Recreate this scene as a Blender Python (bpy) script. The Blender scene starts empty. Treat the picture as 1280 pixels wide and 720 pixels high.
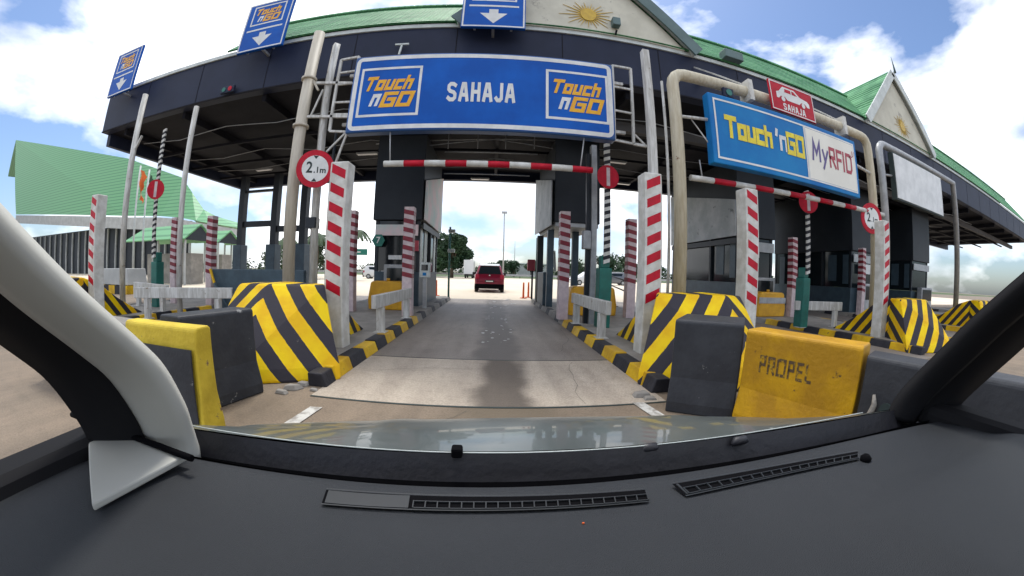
import bpy, bmesh, math, random
from math import radians, sin, cos, pi, sqrt
from mathutils import Vector, Matrix
random.seed(7)
C = bpy.context.scene
COL = C.collection

# ------------------------------------------------------------------ camera, sky, sun, exposure
CAM_Z = 1.2
EX = Vector((0.997809, -0.059775, 0.028373)); EY = Vector((-0.025659, 0.045676, 0.998627)); FW = Vector((0.060989, 0.997166, -0.044043))
FPX, K3 = 436.15, -0.04138                      # wide dash camera lens: theta = r/f + k (r/f)^3
cd = bpy.data.cameras.new('dash_camera'); cam = bpy.data.objects.new('dash_camera', cd); COL.objects.link(cam)
m3 = Matrix((EX, EY, -FW)).transposed()
cam.matrix_world = Matrix.Translation((0, 0, CAM_Z)) @ m3.to_4x4()
cd.type = 'PANO'; cd.panorama_type = 'FISHEYE_LENS_POLYNOMIAL'
cd.sensor_fit = 'HORIZONTAL'; cd.sensor_width = 36.0; cd.clip_start = 0.01; cd.clip_end = 3000
MMPX = 36.0 / 1280
k1 = 1 / (FPX * MMPX)
cd.fisheye_fov = radians(300)
cd.fisheye_polynomial_k0 = 0; cd.fisheye_polynomial_k1 = -k1; cd.fisheye_polynomial_k2 = 0
cd.fisheye_polynomial_k3 = -K3 * k1 ** 3; cd.fisheye_polynomial_k4 = 0
C.camera = cam

SUN_EL, SUN_AZ = radians(66), radians(-14)      # azimuth from +Y towards +X
w = bpy.data.worlds.new('World'); C.world = w; w.use_nodes = True
nt = w.node_tree; nt.nodes.clear()
def N(t, typ, **kw):
    n = t.nodes.new(typ)
    for k, v in kw.items():
        if k.startswith('i_'): n.inputs[k[2:].replace('_', ' ')].default_value = v
        else: setattr(n, k, v)
    return n
out = N(nt, 'ShaderNodeOutputWorld'); bg = N(nt, 'ShaderNodeBackground'); bg.inputs['Strength'].default_value = 0.12
sky = N(nt, 'ShaderNodeTexSky', sky_type='NISHITA', sun_disc=False, sun_elevation=SUN_EL, sun_rotation=SUN_AZ, air_density=1.0, dust_density=1.6, ozone_density=1.2)
tc = N(nt, 'ShaderNodeTexCoord')
mp = N(nt, 'ShaderNodeMapping'); mp.inputs['Scale'].default_value = (1, 1, 2.1); mp.inputs['Location'].default_value = (0.35, 0.1, 0.62)
nz = N(nt, 'ShaderNodeTexNoise'); nz.inputs['Scale'].default_value = 2.3; nz.inputs['Detail'].default_value = 9; nz.inputs['Roughness'].default_value = 0.52; nz.inputs['Distortion'].default_value = 0.15
cr = N(nt, 'ShaderNodeValToRGB'); cr.color_ramp.elements[0].position = 0.43; cr.color_ramp.elements[1].position = 0.57
nz2 = N(nt, 'ShaderNodeTexNoise'); nz2.inputs['Scale'].default_value = 3.1; nz2.inputs['Detail'].default_value = 6
cr2 = N(nt, 'ShaderNodeValToRGB'); cr2.color_ramp.elements[0].position = 0.35; cr2.color_ramp.elements[1].position = 0.6
cr2.color_ramp.elements[0].color = (5.6, 5.9, 6.6, 1); cr2.color_ramp.elements[1].color = (12, 12, 12, 1)
tint = N(nt, 'ShaderNodeMixRGB', blend_type='MULTIPLY'); tint.inputs['Fac'].default_value = 1; tint.inputs['Color2'].default_value = (.74, .83, .95, 1)
mx = N(nt, 'ShaderNodeMixRGB')
L = nt.links.new
L(tc.outputs['Generated'], mp.inputs['Vector']); L(mp.outputs[0], nz.inputs['Vector']); L(mp.outputs[0], nz2.inputs['Vector'])
L(nz.outputs['Fac'], cr.inputs['Fac']); L(nz2.outputs['Fac'], cr2.inputs['Fac'])
L(sky.outputs[0], tint.inputs['Color1']); L(cr.outputs[0], mx.inputs['Fac']); L(tint.outputs[0], mx.inputs['Color1']); L(cr2.outputs[0], mx.inputs['Color2'])
L(mx.outputs[0], bg.inputs['Color']); L(bg.outputs[0], out.inputs['Surface'])
sd = bpy.data.lights.new('sun', 'SUN'); sd.energy = 1.5; sd.angle = radians(12); sd.color = (1.0, 0.96, 0.88)
so = bpy.data.objects.new('sun', sd); COL.objects.link(so)
sdir = Vector((cos(SUN_EL) * sin(SUN_AZ), cos(SUN_EL) * cos(SUN_AZ), sin(SUN_EL)))
so.rotation_euler = sdir.to_track_quat('Z', 'Y').to_euler(); so.location = (0, 0, 30)
C.view_settings.view_transform = 'Standard'; C.view_settings.look = 'None'; C.view_settings.gamma = 1; C.view_settings.use_curve_mapping = False
C.view_settings.exposure = 0.72

# ------------------------------------------------------------------ helpers
def at(px, py, Y=None, Z=None, X=None):
    """World point seen at a pixel of the 1280x720 photo, at a known distance Y, height Z or side offset X."""
    x, y = px - 640, 360 - py
    r = math.hypot(x, y) + 1e-9; th = r / FPX + K3 * (r / FPX) ** 3
    d = EX * (sin(th) * x / r) + EY * (sin(th) * y / r) + FW * cos(th)
    t = Y / d.y if Y is not None else ((Z - CAM_Z) / d.z if Z is not None else X / d.x)
    return Vector((t * d.x, t * d.y, CAM_Z + t * d.z))

class MB:
    def __init__(s): s.v = []; s.f = []; s.m = []; s.sm = []
    def add(s, vs, fs, m=0, smooth=False):
        o = len(s.v); s.v += [Vector(v) for v in vs]
        for f in fs: s.f.append([o + i for i in f]); s.m.append(m); s.sm.append(smooth)
        return s
    def box(s, x0, x1, y0, y1, z0, z1, m=0):
        vs = [(x, y, z) for z in (z0, z1) for y in (y0, y1) for x in (x0, x1)]
        return s.add(vs, [(0, 2, 3, 1), (4, 5, 7, 6), (0, 1, 5, 4), (2, 6, 7, 3), (0, 4, 6, 2), (1, 3, 7, 5)], m)
    def hexa(s, b, t, m=0):   # b, t: 4 points each, counter-clockwise from above
        return s.add(list(b) + list(t), [(3, 2, 1, 0), (4, 5, 6, 7), (0, 1, 5, 4), (1, 2, 6, 5), (2, 3, 7, 6), (3, 0, 4, 7)], m)
    def bar(s, a, b, w, h=None, m=0):
        a, b = Vector(a), Vector(b); h = h or w; d = (b - a).normalized()
        u = d.cross(Vector((0, 0, 1)));
        if u.length < 1e-3: u = Vector((1, 0, 0))
        u.normalize(); v = u.cross(d)
        q = [u * sx * w / 2 + v * sy * h / 2 for sx, sy in ((-1, -1), (1, -1), (1, 1), (-1, 1))]
        return s.add([a + k for k in q] + [b + k for k in q], [(3, 2, 1, 0), (4, 5, 6, 7), (0, 1, 5, 4), (1, 2, 6, 5), (2, 3, 7, 6), (3, 0, 4, 7)], m)
    def tube(s, pts, r, n=10, m=0, caps=True):
        pts = [Vector(p) for p in pts]; rs = r if isinstance(r, (list, tuple)) else [r] * len(pts); o = len(s.v)
        u = None
        for i, p in enumerate(pts):
            d = (pts[min(i + 1, len(pts) - 1)] - pts[max(i - 1, 0)]).normalized()
            if u is None:
                u = d.cross(Vector((0, 0, 1)))
                if u.length < 1e-3: u = Vector((1, 0, 0))
            u = (u - d * u.dot(d)).normalized(); v = d.cross(u)
            for k in range(n): a = 2 * pi * k / n; s.v.append(p + (u * cos(a) + v * sin(a)) * rs[i])
        for i in range(len(pts) - 1):
            for k in range(n):
                s.f.append([o + i * n + k, o + i * n + (k + 1) % n, o + (i + 1) * n + (k + 1) % n, o + (i + 1) * n + k]); s.m.append(m); s.sm.append(True)
        if caps:
            s.f.append([o + k for k in range(n)][::-1]); s.m.append(m); s.sm.append(False)
            e = o + (len(pts) - 1) * n; s.f.append([e + k for k in range(n)]); s.m.append(m); s.sm.append(False)
        return s
    def plate(s, pts, nrm, th, m=0, off=0.0):   # polygon extruded: front at +off+th along nrm
        nrm = Vector(nrm).normalized(); pts = [Vector(p) for p in pts]; n = len(pts)
        a = [p + nrm * (off + th) for p in pts]; b = [p + nrm * off for p in pts]
        return s.add(a + b, [list(range(n)), list(range(2 * n - 1, n - 1, -1))] + [(i, n + i, n + (i + 1) % n, (i + 1) % n) for i in range(n)], m)
    def loft(s, rings, m=0, smooth=True, close=True, caps=True):
        o = len(s.v); n = len(rings[0])
        for r in rings: s.v += [Vector(p) for p in r]
        for i in range(len(rings) - 1):
            for k in range(n if close else n - 1):
                s.f.append([o + i * n + k, o + i * n + (k + 1) % n, o + (i + 1) * n + (k + 1) % n, o + (i + 1) * n + k]); s.m.append(m); s.sm.append(smooth)
        if caps and close:
            s.f.append([o + k for k in range(n)]); s.m.append(m); s.sm.append(False)
            e = o + (len(rings) - 1) * n; s.f.append([e + k for k in range(n)][::-1]); s.m.append(m); s.sm.append(False)
        return s
    def build(s, name, mats, parent=None, bevel=0, solid=0):
        me = bpy.data.meshes.new(name)
        off = Vector(parent_loc(parent)) if parent else Vector((0, 0, 0))
        me.from_pydata([v - off for v in s.v], [], s.f)
        for mt in (mats if isinstance(mats, (list, tuple)) else [mats]): me.materials.append(mt)
        for p, mi, sm in zip(me.polygons, s.m, s.sm): p.material_index = mi; p.use_smooth = sm
        bm = bmesh.new(); bm.from_mesh(me)
        if solid != -1: bmesh.ops.recalc_face_normals(bm, faces=bm.faces)
        bm.to_mesh(me); bm.free(); me.update()
        o = bpy.data.objects.new(name, me); COL.objects.link(o)
        if parent: o.parent = parent
        if bevel:
            b = o.modifiers.new('bevel', 'BEVEL'); b.width = bevel; b.segments = 2; b.limit_method = 'ANGLE'; b.angle_limit = radians(35)
        return o
def parent_loc(p):
    v = Vector((0, 0, 0))
    while p: v += Vector(p.location); p = p.parent
    return v
def tag(o, label=None, cat=None, group=None, kind=None):
    if label: o['label'] = label
    if cat: o['category'] = cat
    if group: o['group'] = group
    if kind: o['kind'] = kind
    return o
def thing(name, loc, label, cat, group=None):
    o = bpy.data.objects.new(name, None); o.empty_display_size = .2; COL.objects.link(o); o.location = loc
    return tag(o, label, cat, group)
def children(o): return [c for c in COL.objects if c.parent == o]
def copy_tree(o, loc=None, label=None, parent=None, group=None):
    c = o.copy(); COL.objects.link(c); c.parent = parent
    if loc is not None: c.location = loc
    if label: c['label'] = label
    if group: c['group'] = group
    for ch in children(o): copy_tree(ch, parent=c)
    return c

# ------------------------------------------------------------------ materials
def mat(name, c, c2=None, scale=3, rough=.7, metal=0, bump=0, spec=.5, detail=6, lo=.4, hi=.62, coat=0, stretch=None, bscale=None, grime=None, rlo=None):
    m = bpy.data.materials.new(name); m.use_nodes = True; t = m.node_tree; b = t.nodes['Principled BSDF']
    b.inputs['Base Color'].default_value = (*c, 1); b.inputs['Roughness'].default_value = rough; b.inputs['Metallic'].default_value = metal
    b.inputs['Specular IOR Level'].default_value = spec
    if coat: b.inputs['Coat Weight'].default_value = coat; b.inputs['Coat Roughness'].default_value = .04
    tc = t.nodes.new('ShaderNodeTexCoord'); src = tc.outputs['Object']
    if stretch:
        mp = t.nodes.new('ShaderNodeMapping'); mp.inputs['Scale'].default_value = stretch; t.links.new(src, mp.inputs[0]); src = mp.outputs[0]
    col = None
    if c2 is not None:
        n = t.nodes.new('ShaderNodeTexNoise'); n.inputs['Scale'].default_value = scale; n.inputs['Detail'].default_value = detail; n.inputs['Roughness'].default_value = .6
        r = t.nodes.new('ShaderNodeValToRGB'); r.color_ramp.elements[0].position = lo; r.color_ramp.elements[1].position = hi
        r.color_ramp.elements[0].color = (*c2, 1); r.color_ramp.elements[1].color = (*c, 1)
        t.links.new(src, n.inputs['Vector']); t.links.new(n.outputs['Fac'], r.inputs['Fac']); col = r.outputs['Color']
        t.links.new(col, b.inputs['Base Color'])
        if rlo is not None:
            mr = t.nodes.new('ShaderNodeMapRange'); mr.inputs['From Min'].default_value = lo; mr.inputs['From Max'].default_value = hi
            mr.inputs['To Min'].default_value = rlo; mr.inputs['To Max'].default_value = rough
            t.links.new(n.outputs['Fac'], mr.inputs['Value']); t.links.new(mr.outputs[0], b.inputs['Roughness'])
    if grime:   # sparse dark scuffs and chips
        n = t.nodes.new('ShaderNodeTexNoise'); n.inputs['Scale'].default_value = grime[1]; n.inputs['Detail'].default_value = 10; n.inputs['Roughness'].default_value = .72
        r = t.nodes.new('ShaderNodeValToRGB'); r.color_ramp.elements[0].position = grime[2]; r.color_ramp.elements[1].position = grime[2] + .045
        mxx = t.nodes.new('ShaderNodeMixRGB'); mxx.inputs['Color1'].default_value = (*c, 1); mxx.inputs['Color2'].default_value = (*grime[0], 1)
        t.links.new(tc.outputs['Object'], n.inputs['Vector']); t.links.new(n.outputs['Fac'], r.inputs['Fac']); t.links.new(r.outputs['Color'], mxx.inputs['Fac'])
        if col: t.links.new(col, mxx.inputs['Color1'])
        t.links.new(mxx.outputs[0], b.inputs['Base Color'])
    if bump:
        n = t.nodes.new('ShaderNodeTexNoise'); n.inputs['Scale'].default_value = bscale or scale * 8; n.inputs['Detail'].default_value = 8
        bp = t.nodes.new('ShaderNodeBump'); bp.inputs['Strength'].default_value = bump; bp.inputs['Distance'].default_value = .02
        t.links.new(src, n.inputs['Vector']); t.links.new(n.outputs['Fac'], bp.inputs['Height']); t.links.new(bp.outputs[0], b.inputs['Normal'])
    return m
M = {}
M['white'] = mat('white_paint', (.66, .66, .63), (.50, .49, .45), 5, .6, grime=((.22, .19, .15), 6, .66), bump=.15)
M['white2'] = mat('white_paint_dirty', (.60, .60, .58), (.40, .39, .36), 3, .6, grime=((.2, .15, .1), 7, .62), stretch=(6, 6, .8), bump=.15)
M['red'] = mat('red_reflective', (.50, .006, .026), (.40, .006, .022), 9, .5, spec=.25)
M['darkred'] = mat('weathered_red', (.24, .012, .03), (.15, .01, .02), 9, .5)
M['pink'] = mat('pinkish_white', (.60, .50, .50), (.48, .38, .40), 7, .6)
M['yellow'] = mat('yellow_paint', (.72, .45, .008), (.50, .29, .010), 2.5, .55, spec=.3, grime=((.12, .09, .05), 5, .635), bump=.25, bscale=30)
M['yellow_pale'] = mat('faded_yellow_paint', (.72, .54, .05), (.52, .37, .03), 2.5, .6, spec=.3, grime=((.2, .12, .08), 5, .62), bump=.3, bscale=25)
M['yellow2'] = mat('ochre_plastic', (.72, .38, .012), (.60, .30, .01), 4, .45, grime=((.12, .1, .07), 5, .66))
M['black'] = mat('black_paint', (.036, .036, .043), (.025, .025, .031), 6, .6, spec=.2, grime=((.20, .20, .19), 7, .70), bump=.25, bscale=30)
M['grey_barrier'] = mat('dark_grey_paint', (.046, .049, .056), (.033, .035, .041), 3, .55, spec=.25, grime=((.30, .30, .29), 8, .645), bump=.2, bscale=25)
M['concrete'] = mat('concrete', (.30, .28, .25), (.22, .205, .185), 2.2, .85, grime=((.12, .11, .1), 4, .64), bump=.3, bscale=40)
M['navy'] = mat('navy_fascia', (.017, .023, .050), (.013, .018, .040), 1.2, .55, spec=.25)
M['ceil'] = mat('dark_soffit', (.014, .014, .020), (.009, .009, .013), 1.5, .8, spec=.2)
M['taupe'] = mat('taupe_beam', (.10, .095, .095), (.08, .075, .075), 1.5, .8)
M['steel'] = mat('dark_steel', (.020, .025, .032), (.014, .018, .024), 1.2, .5, spec=.35)
M['bluesteel'] = mat('blue_grey_steel', (.05, .085, .11), (.035, .06, .08), 3, .5)
M['teal'] = mat('teal_green_paint', (.012, .15, .12), (.010, .11, .09), 4, .45, grime=((.05, .05, .04), 6, .66))
M['cream'] = mat('cream_pipe_paint', (.62, .57, .44), (.50, .44, .31), 4, .5, stretch=(5, 5, .7), grime=((.20, .10, .05), 5, .64))
M['beige'] = mat('beige_pipe_paint', (.50, .46, .38), (.42, .38, .31), 3, .5, stretch=(5, 5, .7), grime=((.25, .2, .15), 5, .66))
M['gable'] = mat('cream_render', (.62, .60, .50), (.54, .52, .43), 2, .8, grime=((.35, .33, .28), 1.6, .60))
M['trim'] = mat('pale_trim', (.60, .64, .62), (.48, .52, .50), 3, .5)
M['barge'] = mat('grey_green_bargeboard', (.10, .16, .16), (.08, .13, .13), 2, .5)
M['sign_blue'] = mat('sign_blue', (.004, .105, .48), (.003, .078, .38), 1.1, .5, spec=.2)
M['sign_blue_dk'] = mat('sign_box_blue', (.012, .07, .22), None, 2, .4)
M['sign_sky'] = mat('sign_light_blue', (.010, .20, .48), (.006, .14, .42), .9, .5, spec=.2)
M['sign_white'] = mat('sign_white', (.72, .73, .72), (.60, .61, .60), 3, .4)
M['panel_white'] = mat('panel_cream', (.78, .76, .68), (.72, .70, .62), 1.5, .4)
M['gold'] = mat('letter_gold', (.80, .43, .01), (.74, .35, .01), 8, .45)
M['lemon'] = mat('letter_yellow', (.80, .66, .02), (.66, .52, .02), 8, .45)
M['purple'] = mat('letter_purple', (.10, .07, .22), None, 8, .45)
M['brick'] = mat('letter_red', (.36, .03, .05), None, 8, .45)
M['ink'] = mat('ink', (.012, .025, .025), None, 3, .6)
M['stencil'] = mat('stencil_ink', (.10, .06, .025), (.50, .30, .01), 22, .6, lo=.38, hi=.50)
M['glass'] = mat('dark_glass', (.010, .015, .018), None, 3, .10, spec=.35)
M['steel_light'] = mat('galvanised', (.40, .41, .42), (.30, .31, .32), 5, .45, metal=.3)
M['lampglow'] = mat('lamp_diffuser', (.75, .75, .75), None, 3, .4)
M['orange'] = mat('orange_cloth', (.75, .15, .02), (.6, .10, .02), 3, .8)
M['greenflag'] = mat('green_sign', (.01, .16, .12), None, 3, .5)
M['carred'] = mat('metallic_red_paint', (.20, .007, .028), None, 3, .28, metal=.3, coat=.6)
M['carwhite'] = mat('white_car_paint', (.62, .63, .64), None, 3, .3, coat=.5)
M['cargrey'] = mat('grey_car_paint', (.14, .15, .17), None, 3, .3, metal=.4, coat=.5)
M['tyre'] = mat('tyre_rubber', (.015, .015, .016), None, 3, .85)
M['hood'] = mat('silver_metallic_paint', (.15, .175, .17), (.12, .14, .137), 2, .34, metal=.5, coat=.45)
M['dash'] = mat('charcoal_dash_plastic', (.025, .028, .033), (.019, .022, .027), 1.3, .62, spec=.35, bump=.35, bscale=700)
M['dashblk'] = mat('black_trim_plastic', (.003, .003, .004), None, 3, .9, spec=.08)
M['vent'] = mat('vent_plastic', (.030, .033, .036), None, 3, .35)
M['cowl'] = mat('cowl_plastic', (.020, .020, .026), (.014, .014, .018), 9, .5, bump=.1, bscale=60)
M['pillar'] = mat('pale_pillar_trim', (.48, .48, .44), (.45, .45, .41), 3, .7, bump=.03, bscale=600)
M['doorframe'] = mat('dark_door_frame', (.012, .012, .014), None, 3, .8, spec=.15)
M['mirrorpod'] = mat('matt_black', (.01, .01, .011), None, 3, .5)
M['bark'] = mat('bark', (.10, .075, .05), (.06, .045, .03), 6, .9)
M['leaf'] = mat('leaf', (.030, .075, .028), (.014, .042, .018), .8, .7, lo=.38, hi=.62)
M['leaf2'] = mat('leaf_pale', (.065, .10, .045), (.03, .06, .026), .8, .7, lo=.38, hi=.62)
M['wallfar'] = mat('far_wall', (.42, .43, .42), (.34, .35, .34), 1, .8)
M['lightpanel'] = mat('weathered_light_panel', (.50, .52, .53), (.36, .39, .40), 1.4, .6, grime=((.16, .18, .18), 2, .60))
M['pinkpanel'] = mat('faded_poster', (.80, .62, .62), (.55, .66, .62), 1.1, .6, lo=.4, hi=.6)

def roof_tiles():
    m = mat('green_roof_tiles', (.10, .34, .16), None, 3, .65, spec=.15)
    t = m.node_tree; b = t.nodes['Principled BSDF']; tc = t.nodes.new('ShaderNodeTexCoord')
    def wave(axis, scale):
        wv = t.nodes.new('ShaderNodeTexWave'); wv.wave_type = 'BANDS'; wv.bands_direction = axis; wv.inputs['Scale'].default_value = scale; wv.inputs['Distortion'].default_value = .15
        t.links.new(tc.outputs['Object'], wv.inputs['Vector']); return wv
    wx, wz = wave('X', 1.55), wave('Z', 1.9)
    n = t.nodes.new('ShaderNodeTexNoise'); n.inputs['Scale'].default_value = 1.3; n.inputs['Detail'].default_value = 8; t.links.new(tc.outputs['Object'], n.inputs['Vector'])
    ad = t.nodes.new('ShaderNodeMath'); ad.operation = 'ADD'; t.links.new(wx.outputs['Fac'], ad.inputs[0]); t.links.new(wz.outputs['Fac'], ad.inputs[1])
    bp = t.nodes.new('ShaderNodeBump'); bp.inputs['Strength'].default_value = .9; bp.inputs['Distance'].default_value = .06; t.links.new(ad.outputs[0], bp.inputs['Height']); t.links.new(bp.outputs[0], b.inputs['Normal'])
    r = t.nodes.new('ShaderNodeValToRGB'); r.color_ramp.elements[0].position = .35; r.color_ramp.elements[1].position = .62
    r.color_ramp.elements[0].color = (.055, .21, .095, 1); r.color_ramp.elements[1].color = (.13, .36, .17, 1); t.links.new(n.outputs['Fac'], r.inputs['Fac'])
    r2 = t.nodes.new('ShaderNodeValToRGB'); r2.color_ramp.elements[0].color = (.45, .45, .45, 1); r2.color_ramp.elements[1].color = (1, 1, 1, 1); r2.color_ramp.elements[0].position = .0; r2.color_ramp.elements[1].position = .3
    t.links.new(wz.outputs['Fac'], r2.inputs['Fac'])
    mm = t.nodes.new('ShaderNodeMixRGB'); mm.blend_type = 'MULTIPLY'; mm.inputs['Fac'].default_value = 1; t.links.new(r.outputs[0], mm.inputs[1]); t.links.new(r2.outputs[0], mm.inputs[2])
    t.links.new(mm.outputs[0], b.inputs['Base Color']); return m
M['tiles'] = roof_tiles()

def chevron(name, x0, k, period, duty, phase, axis=0):
    """yellow / black hazard paint: bands of z + k*|x - x0| in object space, broken edges by noise"""
    m = bpy.data.materials.new(name); m.use_nodes = True; t = m.node_tree; b = t.nodes['Principled BSDF']; b.inputs['Roughness'].default_value = .55; b.inputs['Specular IOR Level'].default_value = .2
    tc = t.nodes.new('ShaderNodeTexCoord'); sp = t.nodes.new('ShaderNodeSeparateXYZ'); t.links.new(tc.outputs['Object'], sp.inputs[0])
    def mth(op, a, bb=None):
        n = t.nodes.new('ShaderNodeMath'); n.operation = op
        for i, q in enumerate((a, bb)):
            if q is None: continue
            if isinstance(q, (int, float)): n.inputs[i].default_value = q
            else: t.links.new(q, n.inputs[i])
        return n.outputs[0]
    dx = mth('ABSOLUTE', mth('SUBTRACT', sp.outputs[0], x0)); dy = mth('MULTIPLY', mth('MAXIMUM', mth('SUBTRACT', sp.outputs[1], 1.24), 0), 1.15)
    v = mth('ADD', mth('MULTIPLY', dx, k), sp.outputs[2]); v = mth('ADD', v, dy)
    n = t.nodes.new('ShaderNodeTexNoise'); n.inputs['Scale'].default_value = 14; n.inputs['Detail'].default_value = 4; t.links.new(tc.outputs['Object'], n.inputs['Vector'])
    v = mth('ADD', v, mth('MULTIPLY', mth('SUBTRACT', n.outputs['Fac'], .5), .014))
    fr = mth('FRACT', mth('ADD', mth('DIVIDE', v, period), phase)); st = mth('LESS_THAN', fr, duty)
    n2 = t.nodes.new('ShaderNodeTexNoise'); n2.inputs['Scale'].default_value = 3; n2.inputs['Detail'].default_value = 7; t.links.new(tc.outputs['Object'], n2.inputs['Vector'])
    ya = t.nodes.new('ShaderNodeValToRGB'); ya.color_ramp.elements[0].position = .4; ya.color_ramp.elements[1].position = .6
    ya.color_ramp.elements[0].color = (.74, .43, .004, 1); ya.color_ramp.elements[1].color = (.86, .60, .004, 1); t.links.new(n2.outputs['Fac'], ya.inputs[0])
    mm = t.nodes.new('ShaderNodeMixRGB'); t.links.new(st, mm.inputs['Fac']); mm.inputs['Color1'].default_value = (.034, .031, .040, 1); t.links.new(ya.outputs[0], mm.inputs['Color2'])
    n3 = t.nodes.new('ShaderNodeTexNoise'); n3.inputs['Scale'].default_value = 6; n3.inputs['Detail'].default_value = 10; n3.inputs['Roughness'].default_value = .7; t.links.new(tc.outputs['Object'], n3.inputs['Vector'])
    rr = t.nodes.new('ShaderNodeValToRGB'); rr.color_ramp.elements[0].position = .67; rr.color_ramp.elements[1].position = .70; t.links.new(n3.outputs['Fac'], rr.inputs[0])
    m2 = t.nodes.new('ShaderNodeMixRGB'); t.links.new(rr.outputs[0], m2.inputs['Fac']); t.links.new(mm.outputs[0], m2.inputs['Color1']); m2.inputs['Color2'].default_value = (.2, .18, .15, 1)
    t.links.new(m2.outputs[0], b.inputs['Base Color'])
    bp = t.nodes.new('ShaderNodeBump'); bp.inputs['Strength'].default_value = .3; bp.inputs['Distance'].default_value = .02; t.links.new(n3.outputs['Fac'], bp.inputs['Height']); t.links.new(bp.outputs[0], b.inputs['Normal'])
    return m

def slab_mat(name, c, c2, streak=None, rough=.75):
    """worn concrete lane; an oil streak runs down the middle of the lane (real stain, along Y)"""
    m = mat(name, c, c2, .9, rough, bump=.35, bscale=60, lo=.35, hi=.65)
    t = m.node_tree; b = t.nodes['Principled BSDF']; src = b.inputs['Base Color'].links[0].from_socket
    tc = t.nodes.new('ShaderNodeTexCoord')
    # broad smears stretched along the driving direction
    mp = t.nodes.new('ShaderNodeMapping'); mp.inputs['Scale'].default_value = (2.4, .25, 1); t.links.new(tc.outputs['Object'], mp.inputs[0])
    n = t.nodes.new('ShaderNodeTexNoise'); n.inputs['Scale'].default_value = 1.6; n.inputs['Detail'].default_value = 5; t.links.new(mp.outputs[0], n.inputs['Vector'])
    r = t.nodes.new('ShaderNodeValToRGB'); r.color_ramp.elements[0].position = .38; r.color_ramp.elements[1].position = .62
    r.color_ramp.elements[0].color = (.86, .85, .84, 1); r.color_ramp.elements[1].color = (1.03, 1.03, 1.02, 1); t.links.new(n.outputs['Fac'], r.inputs[0])
    mm = t.nodes.new('ShaderNodeMixRGB'); mm.blend_type = 'MULTIPLY'; mm.inputs['Fac'].default_value = 1; t.links.new(src, mm.inputs[1]); t.links.new(r.outputs[0], mm.inputs[2]); last = mm.outputs[0]
    for sc_, lo_, hi_, c_ in ((55, .38, .62, .72), (7, .30, .5, .80)):
        ns = t.nodes.new('ShaderNodeTexNoise'); ns.inputs['Scale'].default_value = sc_; ns.inputs['Detail'].default_value = 8; ns.inputs['Roughness'].default_value = .7; t.links.new(tc.outputs['Object'], ns.inputs['Vector'])
        rs = t.nodes.new('ShaderNodeValToRGB'); rs.color_ramp.elements[0].position = lo_; rs.color_ramp.elements[1].position = hi_; rs.color_ramp.elements[0].color = (c_, c_, c_, 1); t.links.new(ns.outputs['Fac'], rs.inputs[0])
        ms = t.nodes.new('ShaderNodeMixRGB'); ms.blend_type = 'MULTIPLY'; ms.inputs['Fac'].default_value = 1; t.links.new(last, ms.inputs[1]); t.links.new(rs.outputs[0], ms.inputs[2]); last = ms.outputs[0]
    if streak:
        x0, wd, col = streak
        sp = t.nodes.new('ShaderNodeSeparateXYZ'); t.links.new(tc.outputs['Object'], sp.inputs[0])
        n2 = t.nodes.new('ShaderNodeTexNoise'); n2.inputs['Scale'].default_value = 1.7; n2.inputs['Detail'].default_value = 6; t.links.new(tc.outputs['Object'], n2.inputs['Vector'])
        def mth(op, a, bb=None):
            q = t.nodes.new('ShaderNodeMath'); q.operation = op
            for i, z in enumerate((a, bb)):
                if z is None: continue
                if isinstance(z, (int, float)): q.inputs[i].default_value = z
                else: t.links.new(z, q.inputs[i])
            return q.outputs[0]
        d = mth('ABSOLUTE', mth('SUBTRACT', sp.outputs[0], x0)); d = mth('ADD', d, mth('MULTIPLY', mth('SUBTRACT', n2.outputs['Fac'], .5), .5))
        mr = t.nodes.new('ShaderNodeMapRange'); mr.interpolation_type = 'SMOOTHSTEP'; mr.inputs['From Min'].default_value = wd * .55; mr.inputs['From Max'].default_value = wd * 1.35; mr.inputs['To Min'].default_value = .86; mr.inputs['To Max'].default_value = 0
        t.links.new(d, mr.inputs['Value'])
        m3 = t.nodes.new('ShaderNodeMixRGB'); t.links.new(mr.outputs[0], m3.inputs['Fac']); t.links.new(last, m3.inputs[1]); m3.inputs[2].default_value = (*col, 1); last = m3.outputs[0]
    t.links.new(last, b.inputs['Base Color']); return m

# ------------------------------------------------------------------ lettering
def text_geo(body, size=1, bold=0.0, xs=1.0, shear=0.0, align='CENTER'):
    cu = bpy.data.curves.new('t', 'FONT'); cu.body = body; cu.size = size; cu.offset = bold; cu.align_x = align; cu.shear = shear
    cu.extrude = 0; cu.resolution_u = 3
    o = bpy.data.objects.new('t', cu); COL.objects.link(o); dg = bpy.context.evaluated_depsgraph_get()
    me = bpy.data.meshes.new_from_object(o.evaluated_get(dg)); vs = [(v.co.x * xs, v.co.y) for v in me.vertices]; fs = [tuple(p.vertices) for p in me.polygons]
    bpy.data.objects.remove(o); bpy.data.curves.remove(cu); bpy.data.meshes.remove(me)
    return vs, fs
def put2d(mb, geo, O, U, V, Nn, off, m=0):
    vs, fs = geo; O, U, V, Nn = map(Vector, (O, U, V, Nn))
    mb.add([O + U * x + V * y + Nn * off for x, y in vs], fs, m)
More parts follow.
